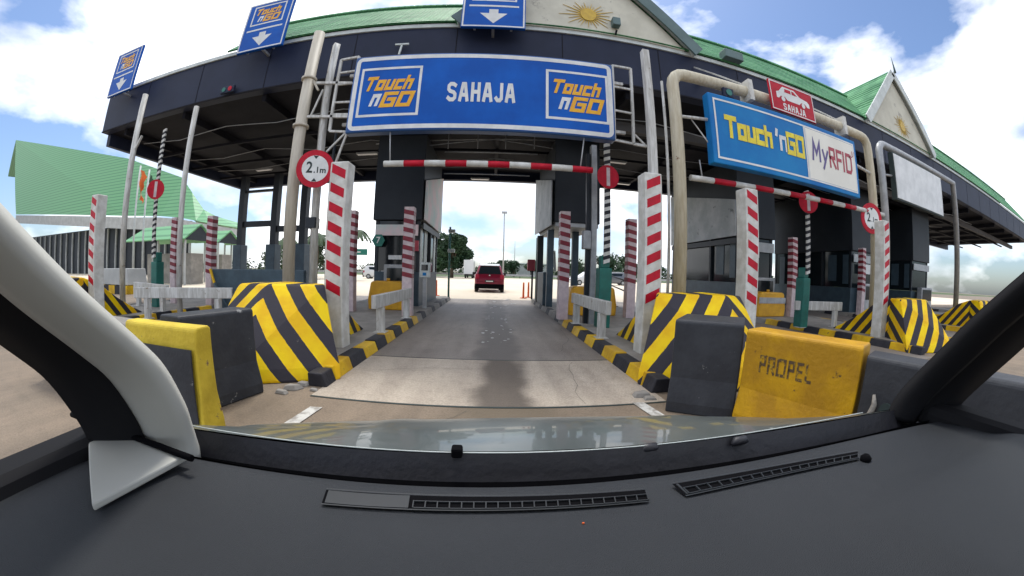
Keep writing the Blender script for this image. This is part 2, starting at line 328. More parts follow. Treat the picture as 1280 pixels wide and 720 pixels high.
GL = {'T': ([[(0, 1), (.85, 1)], [(.42, 1), (.42, 0)]], .85), 'o': ([[(0, 0), (.6, 0), (.6, .68), (0, .68), 'c']], .6), 'u': ([[(0, .68), (0, 0), (.6, 0), (.6, .68)]], .6),
      'c': ([[(.55, .68), (0, .68), (0, 0), (.55, 0)]], .55), 'h': ([[(0, 1), (0, 0)], [(0, .66), (.55, .66), (.55, 0)]], .55), 'n': ([[(0, 0), (0, .7), (.55, .7), (.55, 0)]], .55),
      'G': ([[(.8, 1), (0, 1), (0, 0), (.8, 0), (.8, .52), (.42, .52)]], .8), 'O': ([[(0, 0), (.8, 0), (.8, 1), (0, 1), 'c']], .8),
      'M': ([[(0, 0), (.08, 1), (.42, .35), (.78, 1), (.86, 0)]], .86), 'y': ([[(0, .65), (.28, .05)], [(.6, .65), (.1, -.35)]], .6),
      'R': ([[(0, 0), (0, 1), (.6, 1), (.6, .5), (0, .5)], [(.25, .5), (.65, 0)]], .6), 'F': ([[(0, 0), (0, 1), (.6, 1)], [(0, .5), (.5, .5)]], .55),
      'i': ([[(0, 0), (0, .62)], [(0, .84), (0, 1)]], .05), 'D': ([[(0, 0), (.55, 0), (.72, .2), (.72, .8), (.55, 1), (0, 1), 'c']], .72), "'": ([[(0, 1.05), (-.06, .8)]], 0), ' ': ([], .25),
      'S': ([[(.52, .92), (.38, 1), (.14, 1), (0, .88), (0, .66), (.12, .54), (.42, .46), (.54, .34), (.54, .12), (.40, 0), (.14, 0), (0, .10)]], .54), 'A': ([[(0, 0), (.20, 1), (.38, 1), (.58, 0)], [(.14, .30), (.44, .30)]], .58), 'H': ([[(0, 0), (0, 1)], [(.52, 0), (.52, 1)], [(0, .5), (.52, .5)]], .52),
      'J': ([[(.42, 1), (.42, .12), (.30, 0), (.10, 0), (0, .12)]], .42), 'P': ([[(0, 0), (0, 1), (.5, 1), (.5, .48), (0, .48)]], .5), 'E': ([[(.5, 1), (0, 1), (0, 0), (.5, 0)], [(0, .5), (.42, .5)]], .5), 'L': ([[(0, 1), (0, 0), (.48, 0)]], .48)}
def ribbon(pts, th):
    closed = pts[-1] == 'c'; p = [Vector(q) for q in pts if q != 'c']; n = len(p); Lr, Rr = [], []
    if not closed:
        p[0] = p[0] - (p[1] - p[0]).normalized() * th / 2; p[-1] = p[-1] + (p[-1] - p[-2]).normalized() * th / 2
    for i in range(n):
        a = p[i - 1] if (i > 0 or closed) else None; b = p[(i + 1) % n] if (i < n - 1 or closed) else None
        d1 = (p[i] - a).normalized() if a is not None else (b - p[i]).normalized(); d2 = (b - p[i]).normalized() if b is not None else d1
        n1 = Vector((-d1.y, d1.x)); n2 = Vector((-d2.y, d2.x)); mtr = (n1 + n2); mtr = mtr / max(mtr.length_squared, .3) * 2
        Lr.append(p[i] + mtr * th / 2); Rr.append(p[i] - mtr * th / 2)
    vs = [(q.x, q.y) for q in Lr + Rr]; fs = [(i, n + i, n + (i + 1) % n, (i + 1) % n) for i in range(n if closed else n - 1)]
    return vs, fs
def strokes(mb, s, O, U, V, Nn, h, wdt, th, off, m, gap=.34, shear=.18, center=True):
    adv = [GL[c][1] for c in s]; tot = sum(adv) + gap * (len(s) - 1); x = 0; sc = wdt / (tot + th)
    for ci, c in enumerate(s):
        for k, st in enumerate(GL[c][0]):
            vs, fs = ribbon(st, th)
            vs = [((x + vx - tot / 2) * sc + shear * vy * h, vy * h) for vx, vy in vs]
            put2d(mb, (vs, fs), O, U, V, Nn, off + .0008 * k, m)
        x += GL[c][1] + gap

def disc(mb, c, r, nrm, th, m, off=0, seg=28, up=Vector((0, 0, 1))):
    nrm = Vector(nrm).normalized(); u = up.cross(nrm).normalized(); v = nrm.cross(u)
    mb.plate([Vector(c) + u * r * cos(2 * pi * k / seg) + v * r * sin(2 * pi * k / seg) for k in range(seg)], nrm, th, m, off)
    return u, v

# ------------------------------------------------------------------ ground and roads
def sheet(name, x0, x1, y0, y1, z, m, nx=1):
    mb = MB(); mb.add([(x0, y0, z), (x1, y0, z), (x1, y1, z), (x0, y1, z)], [(0, 1, 2, 3)]); return tag(mb.build(name, m), kind='structure')
M['ground'] = slab_mat('sandy_asphalt', (.27, .205, .145), (.20, .155, .11), streak=(.15, .45, (.13, .10, .065)))
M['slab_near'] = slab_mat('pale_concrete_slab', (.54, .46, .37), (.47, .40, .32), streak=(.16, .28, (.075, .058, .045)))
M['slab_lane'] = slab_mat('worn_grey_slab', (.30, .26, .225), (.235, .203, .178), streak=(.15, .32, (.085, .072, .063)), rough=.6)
M['apron'] = mat('bright_concrete_apron', (.68, .59, .46), (.60, .52, .40), .15, .85)
M['grass'] = mat('grass', (.07, .11, .03), (.045, .075, .02), .6, .9)
g = MB(); g.add([(-1500, -60, 0), (1500, -60, 0), (1500, 1900, 0), (-1500, 1900, 0)], [(0, 1, 2, 3)]); tag(g.build('ground', M['ground']), kind='structure')
sheet('plaza_apron', -90, 90, 15.2, 72, .004, M['apron'])
sheet('grass_verge', -600, 600, 74, 400, .004, M['grass'])
PX = 6.1
XI = [-9.15, -3.05, 3.07, 9.2, 15.4, 21.6, 27.8]      # centres of the traffic islands
HW = 1.4
for a, b in zip(XI[:-1], XI[1:]):
    x0, x1 = a + HW - .05, b - HW + .05
    if abs((a + b) / 2) < 1:
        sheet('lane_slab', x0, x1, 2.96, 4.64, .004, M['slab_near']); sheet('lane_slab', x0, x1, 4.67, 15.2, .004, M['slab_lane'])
        mbx = MB(); mbx.box(x0, x1, 2.93, 2.96, -.02, .0045); mbx.box(x0, x1, 4.64, 4.67, -.02, .0045)
        tag(mbx.build('slab_joint', M['ink']), kind='structure')
    else: sheet('lane_slab', x0, x1, 2.96, 15.2, .004, M['slab_lane'])
# worn lane marks on the approach and splashes of pale paint / wet patches in the lane
mk = MB()
for q in ([(345, 535), (362, 537), (403, 509), (388, 508)], [(790, 503), (805, 503), (833, 520), (818, 522)]):
    mk.add([at(x, y, Z=.008) for x, y in q], [(0, 1, 2, 3)])
tag(mk.build('road_marking', mat('worn_white_road_paint', (.55, .54, .5), (.30, .28, .25), 9, .8, lo=.42, hi=.55)), kind='structure')
sp = MB()
for i in range(70):
    px = random.choice([608, 612, 616, 628, 633, 636]) + random.gauss(0, 3); py = random.choice([random.uniform(369, 428), random.uniform(372, 402)]); s_ = (py - 340) / 75
    c0 = at(px, py, Z=.009 + i * .00015); rx = random.uniform(.015, .06) * (1.5 if py < 385 else .7); ry = rx * random.uniform(.8, 2.4)
    n_ = 9; sp.add([(c0.x + rx * cos(2 * pi * k / n_) * random.uniform(.6, 1.2), c0.y + ry * sin(2 * pi * k / n_) * random.uniform(.6, 1.2), c0.z) for k in range(n_)], [tuple(range(n_))])
tag(sp.build('paint_splash', mat('splashed_pale_paint', (.42, .42, .42), (.24, .22, .20), 20, .4)), kind='structure')

ck = MB(); rk = random.Random(5)
for (x_, y_, dx_, dy_, n_) in ((-1.5, 3.9, .16, .03, 9), (.9, 3.0, .03, .17, 9), (1.1, 5.2, .05, .22, 12), (-1.2, 6.1, .07, .2, 10), (-.9, 1.9, .1, .12, 8)):
    pts = []
    for k in range(n_): pts.append((x_, y_)); x_ += dx_ + rk.uniform(-.05, .05); y_ += dy_ + rk.uniform(-.05, .05)
    for (a_, b_) in zip(pts[:-1], pts[1:]):
        d_ = Vector((b_[0] - a_[0], b_[1] - a_[1], 0)).normalized() * rk.uniform(.0012, .0026); ck.add([(a_[0] - d_.y, a_[1] + d_.x, .0075), (a_[0] + d_.y, a_[1] - d_.x, .0075), (b_[0] + d_.y, b_[1] - d_.x, .0075), (b_[0] - d_.y, b_[1] + d_.x, .0075)], [(0, 1, 2, 3)])
tag(ck.build('pavement_crack', M['ink']), kind='structure')
# traffic islands: raised slab + painted kerb stones
def island(cx, y0=3.15, y1=14.6):
    mb = MB(); k = .22
    mb.box(cx - HW + k, cx + HW - k, y0 + .3, y1, 0, .146, 0)
    for side in (-1, 1):
        y = y0 + .06; i = 1
        while y < y1 - .3:
            ln = .26 if y < y0 + .1 else .50; c = (1 if i % 2 == 0 else 2) if y < 7.6 else (0 if i % 3 else 2)
            xa = cx + side * (HW - k) ; xb = cx + side * HW; x0, x1 = min(xa, xb), max(xa, xb)
            if side > 0: b4 = [(x0, y, 0), (x1, y, 0), (x1, y + ln - .012, 0), (x0, y + ln - .012, 0)]; t4 = [(x0, y, .15), (x1 - .05, y, .15), (x1 - .05, y + ln - .012, .15), (x0, y + ln - .012, .15)]
            else: b4 = [(x0, y, 0), (x1, y, 0), (x1, y + ln - .012, 0), (x0, y + ln - .012, 0)]; t4 = [(x0 + .05, y, .15), (x1, y, .15), (x1, y + ln - .012, .15), (x0 + .05, y + ln - .012, .15)]
            j = random.uniform(-.008, .008); t4 = [(a, b, z + j) for a, b, z in t4]
            mb.hexa(b4, t4, c); y += ln; i += 1
    o = mb.build('traffic_island', [M['concrete'], M['yellow'], M['black']], bevel=.012); return tag(o, kind='structure')
for cx in XI: island(cx)

# ------------------------------------------------------------------ crash blocks with chevrons
def crash_block(cx, mirror, label, first=None):
    """mirror=+1: the lane column stands on the block's right (+X) side"""
    if first is not None: return copy_tree(first, (cx, 3.1, 0), label)
    mb = MB(); s = mirror
    def X(v): return cx + v * s
    N_ = .32 if s > 0 else .14
    A0, A1, A2 = (X(-.45), 3.30, 0), (X(N_ + .05), 2.90, 0), (X(1.44), 3.50, 0)
    B0, B1, B2 = (X(-.44), 3.36, .14), (X(N_ + .04), 2.97, .14), (X(1.42), 3.56, .14)
    C0, C1, C2 = (X(-.22), 3.86, 1.0), (X(N_), 3.74, 1.01), (X(1.04), 3.96, 1.0)
    D0, D1, D2 = (X(-.22), 4.32, 1.0), (X(N_), 4.32, 1.02), (X(.86), 4.32, 1.0)
    E0, E1, E2 = (X(-.30), 4.34, 0), (X(N_), 4.34, 0), (X(.84), 4.34, 0)
    mb.add([A0, A1, A2, B0, B1, B2, C0, C1, C2, D0, D1, D2, E0, E1, E2], [(0, 1, 4, 3), (1, 2, 5, 4), (3, 4, 7, 6), (4, 5, 8, 7), (6, 7, 10, 9), (7, 8, 11, 10), (9, 10, 13, 12), (10, 11, 14, 13), (0, 3, 6, 9, 12), (2, 14, 11, 8, 5), (0, 12, 13, 1), (1, 13, 14, 2)])
    # rear hump beside the column
    r1 = [(4.342, 0), (4.342, 1.0), (4.75, .86), (5.2, .56), (5.65, .30), (5.95, .16), (5.97, 0)]
    a = [(X(-.2), y, z) for y, z in r1]; b = [(X(.80), y, z) for y, z in r1]; n = len(r1)
    mb.add(a + b, [tuple(range(n)), tuple(range(2 * n - 1, n - 1, -1))] + [(i, i + 1, n + i + 1, n + i) for i in range(n - 1)] + [(n - 1, 0, n, 2 * n - 1)])
    e = thing('crash_block', (cx, 3.1, 0), label, 'crash block', 'hazard striped crash blocks at the island noses')
    sub = bmesh
    o = mb.build('block', CH, e, bevel=.03)
    return e
CH = chevron('chevron_paint', .37, 1.02, .35, .5, .07)
cbL = crash_block(XI[1], 1, 'yellow and black chevron crash block left of the open lane, behind the dark grey barrier')
CH = chevron('chevron_paint', -.12, 1.02, .35, .5, .07)
cbR = crash_block(XI[2], -1, 'yellow and black chevron crash block right of the open lane, behind the black barrier')
crash_block(XI[3], 0, 'striped crash block between the far right lanes, behind the yellow stencilled barrier', cbR)
crash_block(XI[0], 0, 'striped crash block at the left edge of the photo past the white guard rail', cbL)
tag(copy_tree(cbR, (XI[4], 3.1, 0), 'striped crash block beside the rightmost lane at the right margin'))

# ------------------------------------------------------------------ columns at the lane mouth (white box with slanted red bars)
def column(cx, slope, label):
    e = thing('clearance_column', (cx, 4.4, 0), label, 'column', 'white columns with red bars at the lane mouths')
    b = .135; y0, y1 = 4.4, 4.66
    MB().box(cx - b, cx + b, y0, y1, 0, 2.66).build('post', M['white'], e, bevel=.018)
    s = MB()
    for i in range(7):
        z = 2.52 - i * .262; h = .125; d = .05 * slope; wd = b - .03
        s.plate([(cx - wd, y0, z - d - h / 2), (cx + wd, y0, z + d - h / 2), (cx + wd, y0, z + d + h / 2), (cx - wd, y0, z - d + h / 2)], (0, -1, 0), .003)
    s.build('red_bars', M['red'], e)
    return e
column(-2.11, -1, 'white column with red bars on the left of the open lane, beside the round height limit sign')
column(2.19, 1, 'white column with red bars on the right of the open lane, carrying a tall square pole')
column(3.98, -1, 'white column with red bars standing behind the yellow barrier, below the light blue sign')
column(8.28, 1, 'white column with red bars at the right edge next to the small round limit sign')
column(-8.12, -1, 'white column with red bars beyond the left edge of the photo')

# slim bollard posts beside the booths
def bollard():
    e = thing('striped_post', (0, 0, .15), 'x', 'striped post', 'slim red and white posts on the islands')
    mb = MB(); r = .115; zs = [.15, 1.02]; n = 9; hh = 1.62 / (n * 2 - 1)
    mb.box(-r, r, -r, r, .15, 2.66, 0)
    for i in range(8):
        z = 1.04 + i * .205; h = .105; d = .025
        for sy in (-1, 1):
            mb.plate([(-r, sy * r, z + d), (r, sy * r, z - d), (r, sy * r, z + h - d), (-r, sy * r, z + h + d)][::(1 if sy < 0 else -1)], (0, sy, 0), .003, 1)
        for sx in (-1, 1):
            mb.plate([(sx * r, -r, z - d * sx), (sx * r, r, z - d * sx), (sx * r, r, z + h - d * sx), (sx * r, -r, z + h - d * sx)], (sx, 0, 0), .003, 1)
    o = mb.build('post', [M['pink'], M['darkred']], None, bevel=.012); o.parent = e; o.location = (0, 0, -.15)
    return e
b0 = bollard()
BOL = [(-1.93, 8.0, 'slim red and white post beside the left booth of the open lane'), (1.68, 8.0, 'slim red and white post between the open lane and the green boom gate housing'),
       (3.52, 8.4, 'slim red and white post right of the ochre plastic barrier, near the cream pipe'), (-3.53, 8.4, 'slim red and white post just behind the left white column'),
       (-8.05, 8.2, 'slim red and white post at the far end of the left guard rail'), (-9.45, 8.0, 'slim red and white post beside the thin grey pole at the left'),
       (9.40, 8.4, 'slim red and white post beside the striped boom arm of the right lane'), (13.6, 8.35, 'slim red and white post at the far right between two booths')]
for i, (x, y, lb) in enumerate(BOL):
    if i == 0: b0.location = (x, y, .15); b0['label'] = lb
    else: copy_tree(b0, (x, y, .15), lb)

# ------------------------------------------------------------------ guard rails
def guard_rail(x0, y0, x1, y1, label, h=.74, beam=.22):
    e = thing('guard_rail', ((x0 + x1) / 2, (y0 + y1) / 2, .146), label, 'guard rail', 'white guard rails on the islands')
    a, b = Vector((x0, y0, 0)), Vector((x1, y1, 0)); d = (b - a).normalized()
    z = h + .05
    MB().bar(a + Vector((0, 0, z - beam / 2)), b + Vector((0, 0, z - beam / 2)), .09, beam).build('beam', M['white2'], e, bevel=.012)
    nrm = Vector((-d.y, d.x, 0)) * .08
    for t in (.14, .86):
        p = a.lerp(b, t); m = MB(); m.bar(p + Vector((0, 0, .146)), p + Vector((0, 0, z - beam - .002)), .13, .11); m.box(p.x - .11, p.x + .11, p.y - .11, p.y + .11, .146, .16)
        m.build('post', M['white2'], e, bevel=.008)
    return e
guard_rail(-1.85, 5.35, -1.85, 7.9, 'white guard rail at the left kerb of the open lane in front of the booth')
guard_rail(1.88, 5.3, 1.84, 7.6, 'white guard rail at the right kerb of the open lane beside the green gate housing')
guard_rail(-7.45, 5.1, -5.35, 6.1, 'long white guard rail at the left in front of the dark barricade')
guard_rail(-10.2, 7.0, -7.6, 6.2, 'white guard rail at the left edge behind the nearer rail')
guard_rail(7.2, 6.3, 8.8, 6.0, 'white guard rail on the right island behind the yellow stencilled barrier')

# ------------------------------------------------------------------ concrete barriers in front
def jersey(p0, p1, thick, h, label, mats, name='jersey_barrier', flare=.07, back=None):
    """p0->p1 is the bottom edge of the visible face; thickness goes away from the camera"""
    p0, p1 = Vector((*p0, 0)), Vector((*p1, 0)); d = (p1 - p0).normalized(); n = Vector((-d.y, d.x, 0))
    if n.y < 0 and abs(n.y) > .3: n = -n
    if back is not None: n = Vector((*back, 0)).normalized()
    ft = flare
    prof = [(0, 0), (0, .10), (ft, .32), (ft * 1.35, h - .02), (ft * 1.35 + .02, h), (thick - ft * 1.35 - .02, h), (thick - ft * 1.35, h - .02), (thick - ft, .32), (thick, .10), (thick, 0)]
    e = thing(name, ((p0 + p1) / 2 + n * thick / 2), label, 'concrete barrier')
    rings = []
    seg = 8
    for i in range(seg + 1):
        q = p0.lerp(p1, i / seg); rings.append([q + n * a + Vector((0, 0, z)) for a, z in prof])
    mb = MB().loft(rings, 0, smooth=False)
    return e, mb, d, n
# left: yellow rimmed barrier, dark panel in the middle
e, mb, d, n = jersey((-2.85, 1.80), (-1.98, 1.80), .24, .80, 'concrete barrier with thick yellow rim and dark grey face at the lower left', None, flare=.03)
mb.build('block', M['yellow_pale'], e, bevel=.02)
MB().plate([(-2.85, 1.80, .0), (-2.01, 1.80, .0), (-2.01, 1.83, .65), (-2.85, 1.83, .65)], (0, -1, 0), .012, 0, .012).build('dark_face', M['grey_barrier'], e)
# left: plain dark grey barrier
e, mb, d, n = jersey((-2.40, 2.10), (-2.20, 2.88), .42, .82, 'plain dark grey concrete barrier between the yellow rimmed barrier and the left chevron block', None, flare=.05, back=(-1, .1))
mb.build('block', M['grey_barrier'], e, bevel=.03)
# right: black block and the yellow stencilled one
e, mb, d, n = jersey((1.58, 2.72), (2.08, 2.36), .75, .84, 'black scuffed concrete barrier at the nose of the right island', None, flare=.05, back=(.66, .75))
mb.build('block', M['grey_barrier'], e, bevel=.05)
eP, mb, dP, nP = jersey((2.03, 2.32), (2.36, 1.40), .42, .81, 'yellow concrete barrier with faded stencilled letters on the right', None, flare=.05, back=(.94, .34))
M['mustard'] = mat('worn_mustard_paint', (.66, .37, .008), (.42, .22, .012), 1.9, .55, spec=.25, grime=((.10, .06, .03), 7, .62), bump=.3, bscale=30)
mb.build('block', M['mustard'], eP, bevel=.03)
tm = MB(); fO = Vector((2.03, 2.32, 0)).lerp(Vector((2.36, 1.40, 0)), .40)
strokes(tm, 'PROPEL', fO + Vector((0, 0, .49)) + nP * .060, dP, Vector((0, 0, 1)), -nP, .12, .46, .20, .006, 0, gap=.42, shear=0)
tm.build('stencilled_lettering', M['stencil'], eP)
e, mb, d, n = jersey((2.37, 1.37), (2.60, .30), .42, .76, 'dark grey concrete barrier with a broken pale end at the right edge', None, flare=.05, back=(.94, .34))
mb.build('block', M['grey_barrier'], e, bevel=.03)
hp = MB(); 
for i in range(1): hp.tube([(2.385, 1.30, .34), (2.405, 1.27, .40), (2.415, 1.26, .46), (2.42, 1.28, .52)], [.012, .022, .020, .010], 8)
hp.build('broken_edge', M['concrete'], e)
hp = MB(); disc(hp, (2.43, 1.17, .44), .05, (-.96, -.2, .1), .02, 0, seg=14); hp.build('dark_hole_disc', M['ink'], e)  # flat dark disc paints the dark inside of a hole
jersey_extra, mb, d, n = jersey((-4.9, 1.9), (-2.85, 1.9), .42, .74, 'pale unpainted concrete barrier beyond the left edge', None, flare=.05)
mb.build('block', M['concrete'], jersey_extra, bevel=.03)
# broken concrete rubble at the left kerb
for (px, py, s) in ((365, 484, .10), (380, 480, .07), (352, 489, .06), (392, 486, .045), (800, 493, .10), (812, 497, .06)):
    p = at(px, py, Z=.02); bm_ = MB(); q = [Vector((p.x + s * random.uniform(.6, 1.3) * sx, p.y + s * .7 * random.uniform(.6, 1.3) * sy, p.z - .02)) for sx, sy in ((-1, -1), (1, -1), (1, 1), (-1, 1))]
    bm_.hexa(q, [v.lerp(p, .35) + Vector((0, 0, s * random.uniform(.35, .6))) for v in q])
    side = 'left' if px < 600 else 'right'
    tag(bm_.build('concrete_rubble', M['concrete'], bevel=.01), 'small broken lump of concrete at the foot of the %s chevron block' % side, 'rubble', 'broken concrete lumps at the kerb (%s)' % side)

# ochre plastic barriers on the islands by the booths
def ochre(x0, x1, y, label, band=False):
    e = thing('plastic_barrier', ((x0 + x1) / 2, y, .146), label, 'plastic barrier', 'ochre plastic barriers on the islands')
    def ring(yy, ins):
        z0, z1 = .15, .9
        return [(x0 + ins, yy, z0), (x0 + ins - .02, yy, z0 + .25), (x0 + .06 + ins, yy, z1 - .05), (x0 + .14 + ins, yy, z1), (x1 - .14 - ins, yy, z1), (x1 - .06 - ins, yy, z1 - .05), (x1 - ins + .02, yy, z0 + .25), (x1 - ins, yy, z0)]
    MB().loft([ring(y, .05), ring(y + .06, 0), ring(y + .42, 0), ring(y + .48, .05)], 0, smooth=False).build('shell', M['yellow2'], e, bevel=.03)
    if band: MB().box(x0 + .03, x1 - .03, y - .012, y - .002, .56, .74).build('grey_band', M['steel_light'], e)
    MB().tube([((x0 + x1) / 2, y + .24, .9), ((x0 + x1) / 2, y + .24, .97)], .05).build('filler_cap', M['yellow2'], e)
    return e
ochre(-3.25, -2.25, 8.9, 'ochre plastic barrier left of the open lane in front of the booth')
ochre(2.0, 3.3, 8.7, 'ochre plastic barrier right of the open lane behind the guard rail')
ochre(7.9, 9.15, 8.4, 'ochre plastic barrier with a grey band seen behind the right lane column', True)

# ------------------------------------------------------------------ canopy
e = thing('toll_canopy', (0, 7, 0), 'long toll plaza canopy with dark navy fascia and green tiled roof over all the lanes', 'toll canopy')
CX0, CX1 = -13.1, 42
MB().box(CX0, CX1, 7.0, 7.25, 5.6, 6.86).build('front_fascia', M['navy'], e)
MB().box(CX0, CX1, 6.96, 7.2, 6.865, 6.97).build('gutter', M['trim'], e)
MB().box(CX0, CX1, 15.0, 15.25, 5.2, 6.5).build('rear_fascia', M['navy'], e)
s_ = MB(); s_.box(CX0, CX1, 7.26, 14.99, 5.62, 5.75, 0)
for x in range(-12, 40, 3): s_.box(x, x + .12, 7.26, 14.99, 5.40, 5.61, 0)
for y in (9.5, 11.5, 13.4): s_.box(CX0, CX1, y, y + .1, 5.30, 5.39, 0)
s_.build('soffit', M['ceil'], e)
MB().box(2.6, CX1, 8.5, 8.7, 5.12, 5.38).build('cross_beam', M['taupe'], e)
MB().box(CX0, CX0 + .2, 7.26, 14.99, 5.2, 6.69).build('end_fascia', M['navy'], e)
m = MB(); [m.box(x_, x_ + .02, 6.994, 6.9995, 5.62, 6.84) for x_ in [CX0 + 2.42 * k for k in range(1, 22)]]; m.box(CX0, CX1, 6.975, 6.9995, 5.60, 5.64); m.build('panel_joint', M['ceil'], e)
rc = random.Random(3)
for y_, z_ in ((8.2, 5.36), (10.4, 5.33), (12.3, 5.34)):
    pts = [(x_, y_ + rc.uniform(-.1, .1), z_ - (.10 + .12 * rc.random()) * (k % 2)) for k, x_ in enumerate(range(-12, 30, 2))]
    MB().tube(pts, .014, 5).build('cable', M['steel_light'], e)
# roof
rf = MB()
RX0 = -7.35; yr, zr = 9.0, 9.28; ye, ze = 6.93, 6.98
def slope_pts(x0, x1): return [(x0, ye, ze), (x1, ye, ze), (x1, yr, zr), (x0, yr, zr)]
rf.plate(slope_pts(RX0, CX1), (0, -.74, .67), .05)
rf.plate([(RX0, yr, zr), (CX1, yr, zr), (CX1, 15.3, 6.6), (RX0, 15.3, 6.6)], (0, .4, .9), .05)
rf.add([(RX0 + .02, 7.2, 6.99), (RX0 + .02, yr, zr), (RX0 + .02, 15.2, 6.6), (RX0 + .02, 15.2, 6.5), (RX0 + .02, 7.2, 6.5)], [(0, 1, 2, 3, 4)])
rf.tube([(RX0, yr, zr + .06), (CX1, yr, zr + .06)], .10, 8)
rf.build('roof', M['tiles'], e)
MB().box(CX0, RX0 - .01, 7.26, 14.99, 6.7, 6.8).build('flat_roof', M['concrete'], e)
for gx in (1.95, 15.2):
    hwd, pk = 2.75, 9.72
    g1 = MB(); g1.plate([(gx - hwd + .1, 6.98, 6.972), (gx + hwd - .1, 6.98, 6.972), (gx, 6.98, pk - .18)], (0, -1, 0), .06)
    gg = g1.build('gable', M['gable'], e)
    for sx in (-1, 1):
        b = MB(); b.plate([(gx + sx * (hwd + .2), 6.78, 6.91), (gx, 6.78, pk + .12), (gx, 12.0, pk + .12), (gx + sx * (hwd + .2), 8.9, 6.91)], (sx * .68, 0, .73), .06)
        sf = MB(); sf.plate([(gx + sx * (hwd + .2), 6.78, 6.90), (gx, 6.78, pk + .10), (gx, 6.975, pk + .10), (gx + sx * (hwd + .2), 6.975, 6.90)], (-sx * .68, 0, -.73), .05); sf.build('soffit_board', M['trim'], e)
        b.build('gable_roof', M['tiles'], e)
        MB().bar((gx + sx * (hwd + .22), 6.76, 6.90), (gx, 6.76, pk + .06), .05, .34).build('bargeboard', M['barge'] if gx < 5 else M['trim'], e)
    MB().tube([(gx, 6.62, pk), (gx, 6.62, pk + .75)], [.05, .01]).build('finial', M['barge'], e)
    em = MB(); ec = Vector((gx + .12, 6.915, 7.50))
    em.plate([ec + Vector((.20 * cos(2 * pi * k / 20), 0, .20 * sin(2 * pi * k / 20))) for k in range(20)], (0, -1, 0), .03)
    for k in range(26):
        a = 2 * pi * k / 26 + .1; ln = (.42 if k % 2 else .32) * (1.0 + .75 * abs(cos(a)) ** 3); wd = .014
        u = Vector((cos(a), 0, sin(a))); v = Vector((-sin(a), 0, cos(a)))
        em.plate([ec + u * .205 + v * wd, ec + u * .205 - v * wd, ec + u * ln], (0, -1, 0), .015)
    em.build('sun_emblem', mat('emblem_gold', (.62, .42, .05), (.5, .32, .04), 9, .5), e)
# roof drain box on the tiles
MB().box(5.75, 6.35, 6.7, 7.0, 7.02, 7.28).build('rooflight_box', M['barge'], e, bevel=.02)
# flood light on the gable, ceiling lamps, conduits
def lamp_box(x, y, z, ln=.9, label=''):
    t = thing('ceiling_light', (x, y, z), label, 'ceiling light', 'batten lights under the canopy')
    MB().box(x - ln / 2, x + ln / 2, y - .09, y + .09, z - .05, z).build('housing', M['steel_light'], t); MB().box(x - ln / 2 + .03, x + ln / 2 - .03, y - .07, y + .07, z - .075, z - .051).build('diffuser', M['lampglow'], t); return t
lamps = [(458, 204, 11.5, 'batten light under the canopy left of the hanging clearance bar'), (770, 216, 11.5, 'batten light under the canopy just right of the red disc'), (777, 240, 14.2, 'batten light low at the rear beam right of the open lane'),
         (600, 225, 14.9, 'batten light on the rear beam above the red car'), (330, 212, 12.5, 'batten light under the canopy left of the beige pipe')]
for px, py, Y, lb in lamps:
    p = at(px, py, Y=Y); lamp_box(p.x, p.y, 5.28 if Y > 14 else 5.29, .8, lb)
f = thing('floodlight', (2.72, 6.9, 7.28), 'small grey floodlight on the gable right of the sun emblem', 'floodlight')
MB().box(2.62, 2.82, 6.72, 6.90, 7.18, 7.42).build('housing', M['barge'], f, bevel=.02); MB().bar((2.72, 6.8, 7.06), (2.72, 6.92, 7.0), .04).build('bracket', M['steel'], f)
cn = MB()
for (a, b) in (((556, 190), (672, 193)), ((555, 217), (662, 220)), ((470, 180), (700, 176))): cn.tube([at(*a, Y=10.5), at(*b, Y=10.5)], .018, 6)
for px in (560, 597, 632, 668): cn.tube([at(px, 186, Y=10.5), at(px, 186, Y=10.5) * 1.0 + Vector((0, 0, .6))], .015, 6)
cn.build('conduit', M['steel_light'], e)

# rear steel frame left (open booth position)
fr = thing('steel_frame', (-9.6, 13.5, 0), 'dark steel frame of posts and cross rails left of the beige pipe', 'steel frame')
for x, zt in ((-11.35, 5.3), (-9.45, 5.3), (-7.95, 5.3)):
    m = MB(); m.box(x - .15, x + .15, 13.35, 13.65, 0, zt); m.build('post', M['steel'], fr)
    m = MB(); m.box(x - .24, x + .24, 13.2, 13.7, 0, 2.2); m.build('post_casing', M['bluesteel'], fr, bevel=.02)
for b6 in ((-11.2, -9.6, 13.42, 13.58, 3.0, 3.25), (-9.3, -8.1, 13.42, 13.58, 2.75, 3.0), (-11.2, -9.6, 13.42, 13.58, 4.55, 4.65)): MB().box(*b6).build('cross_rail', M['steel'], fr)

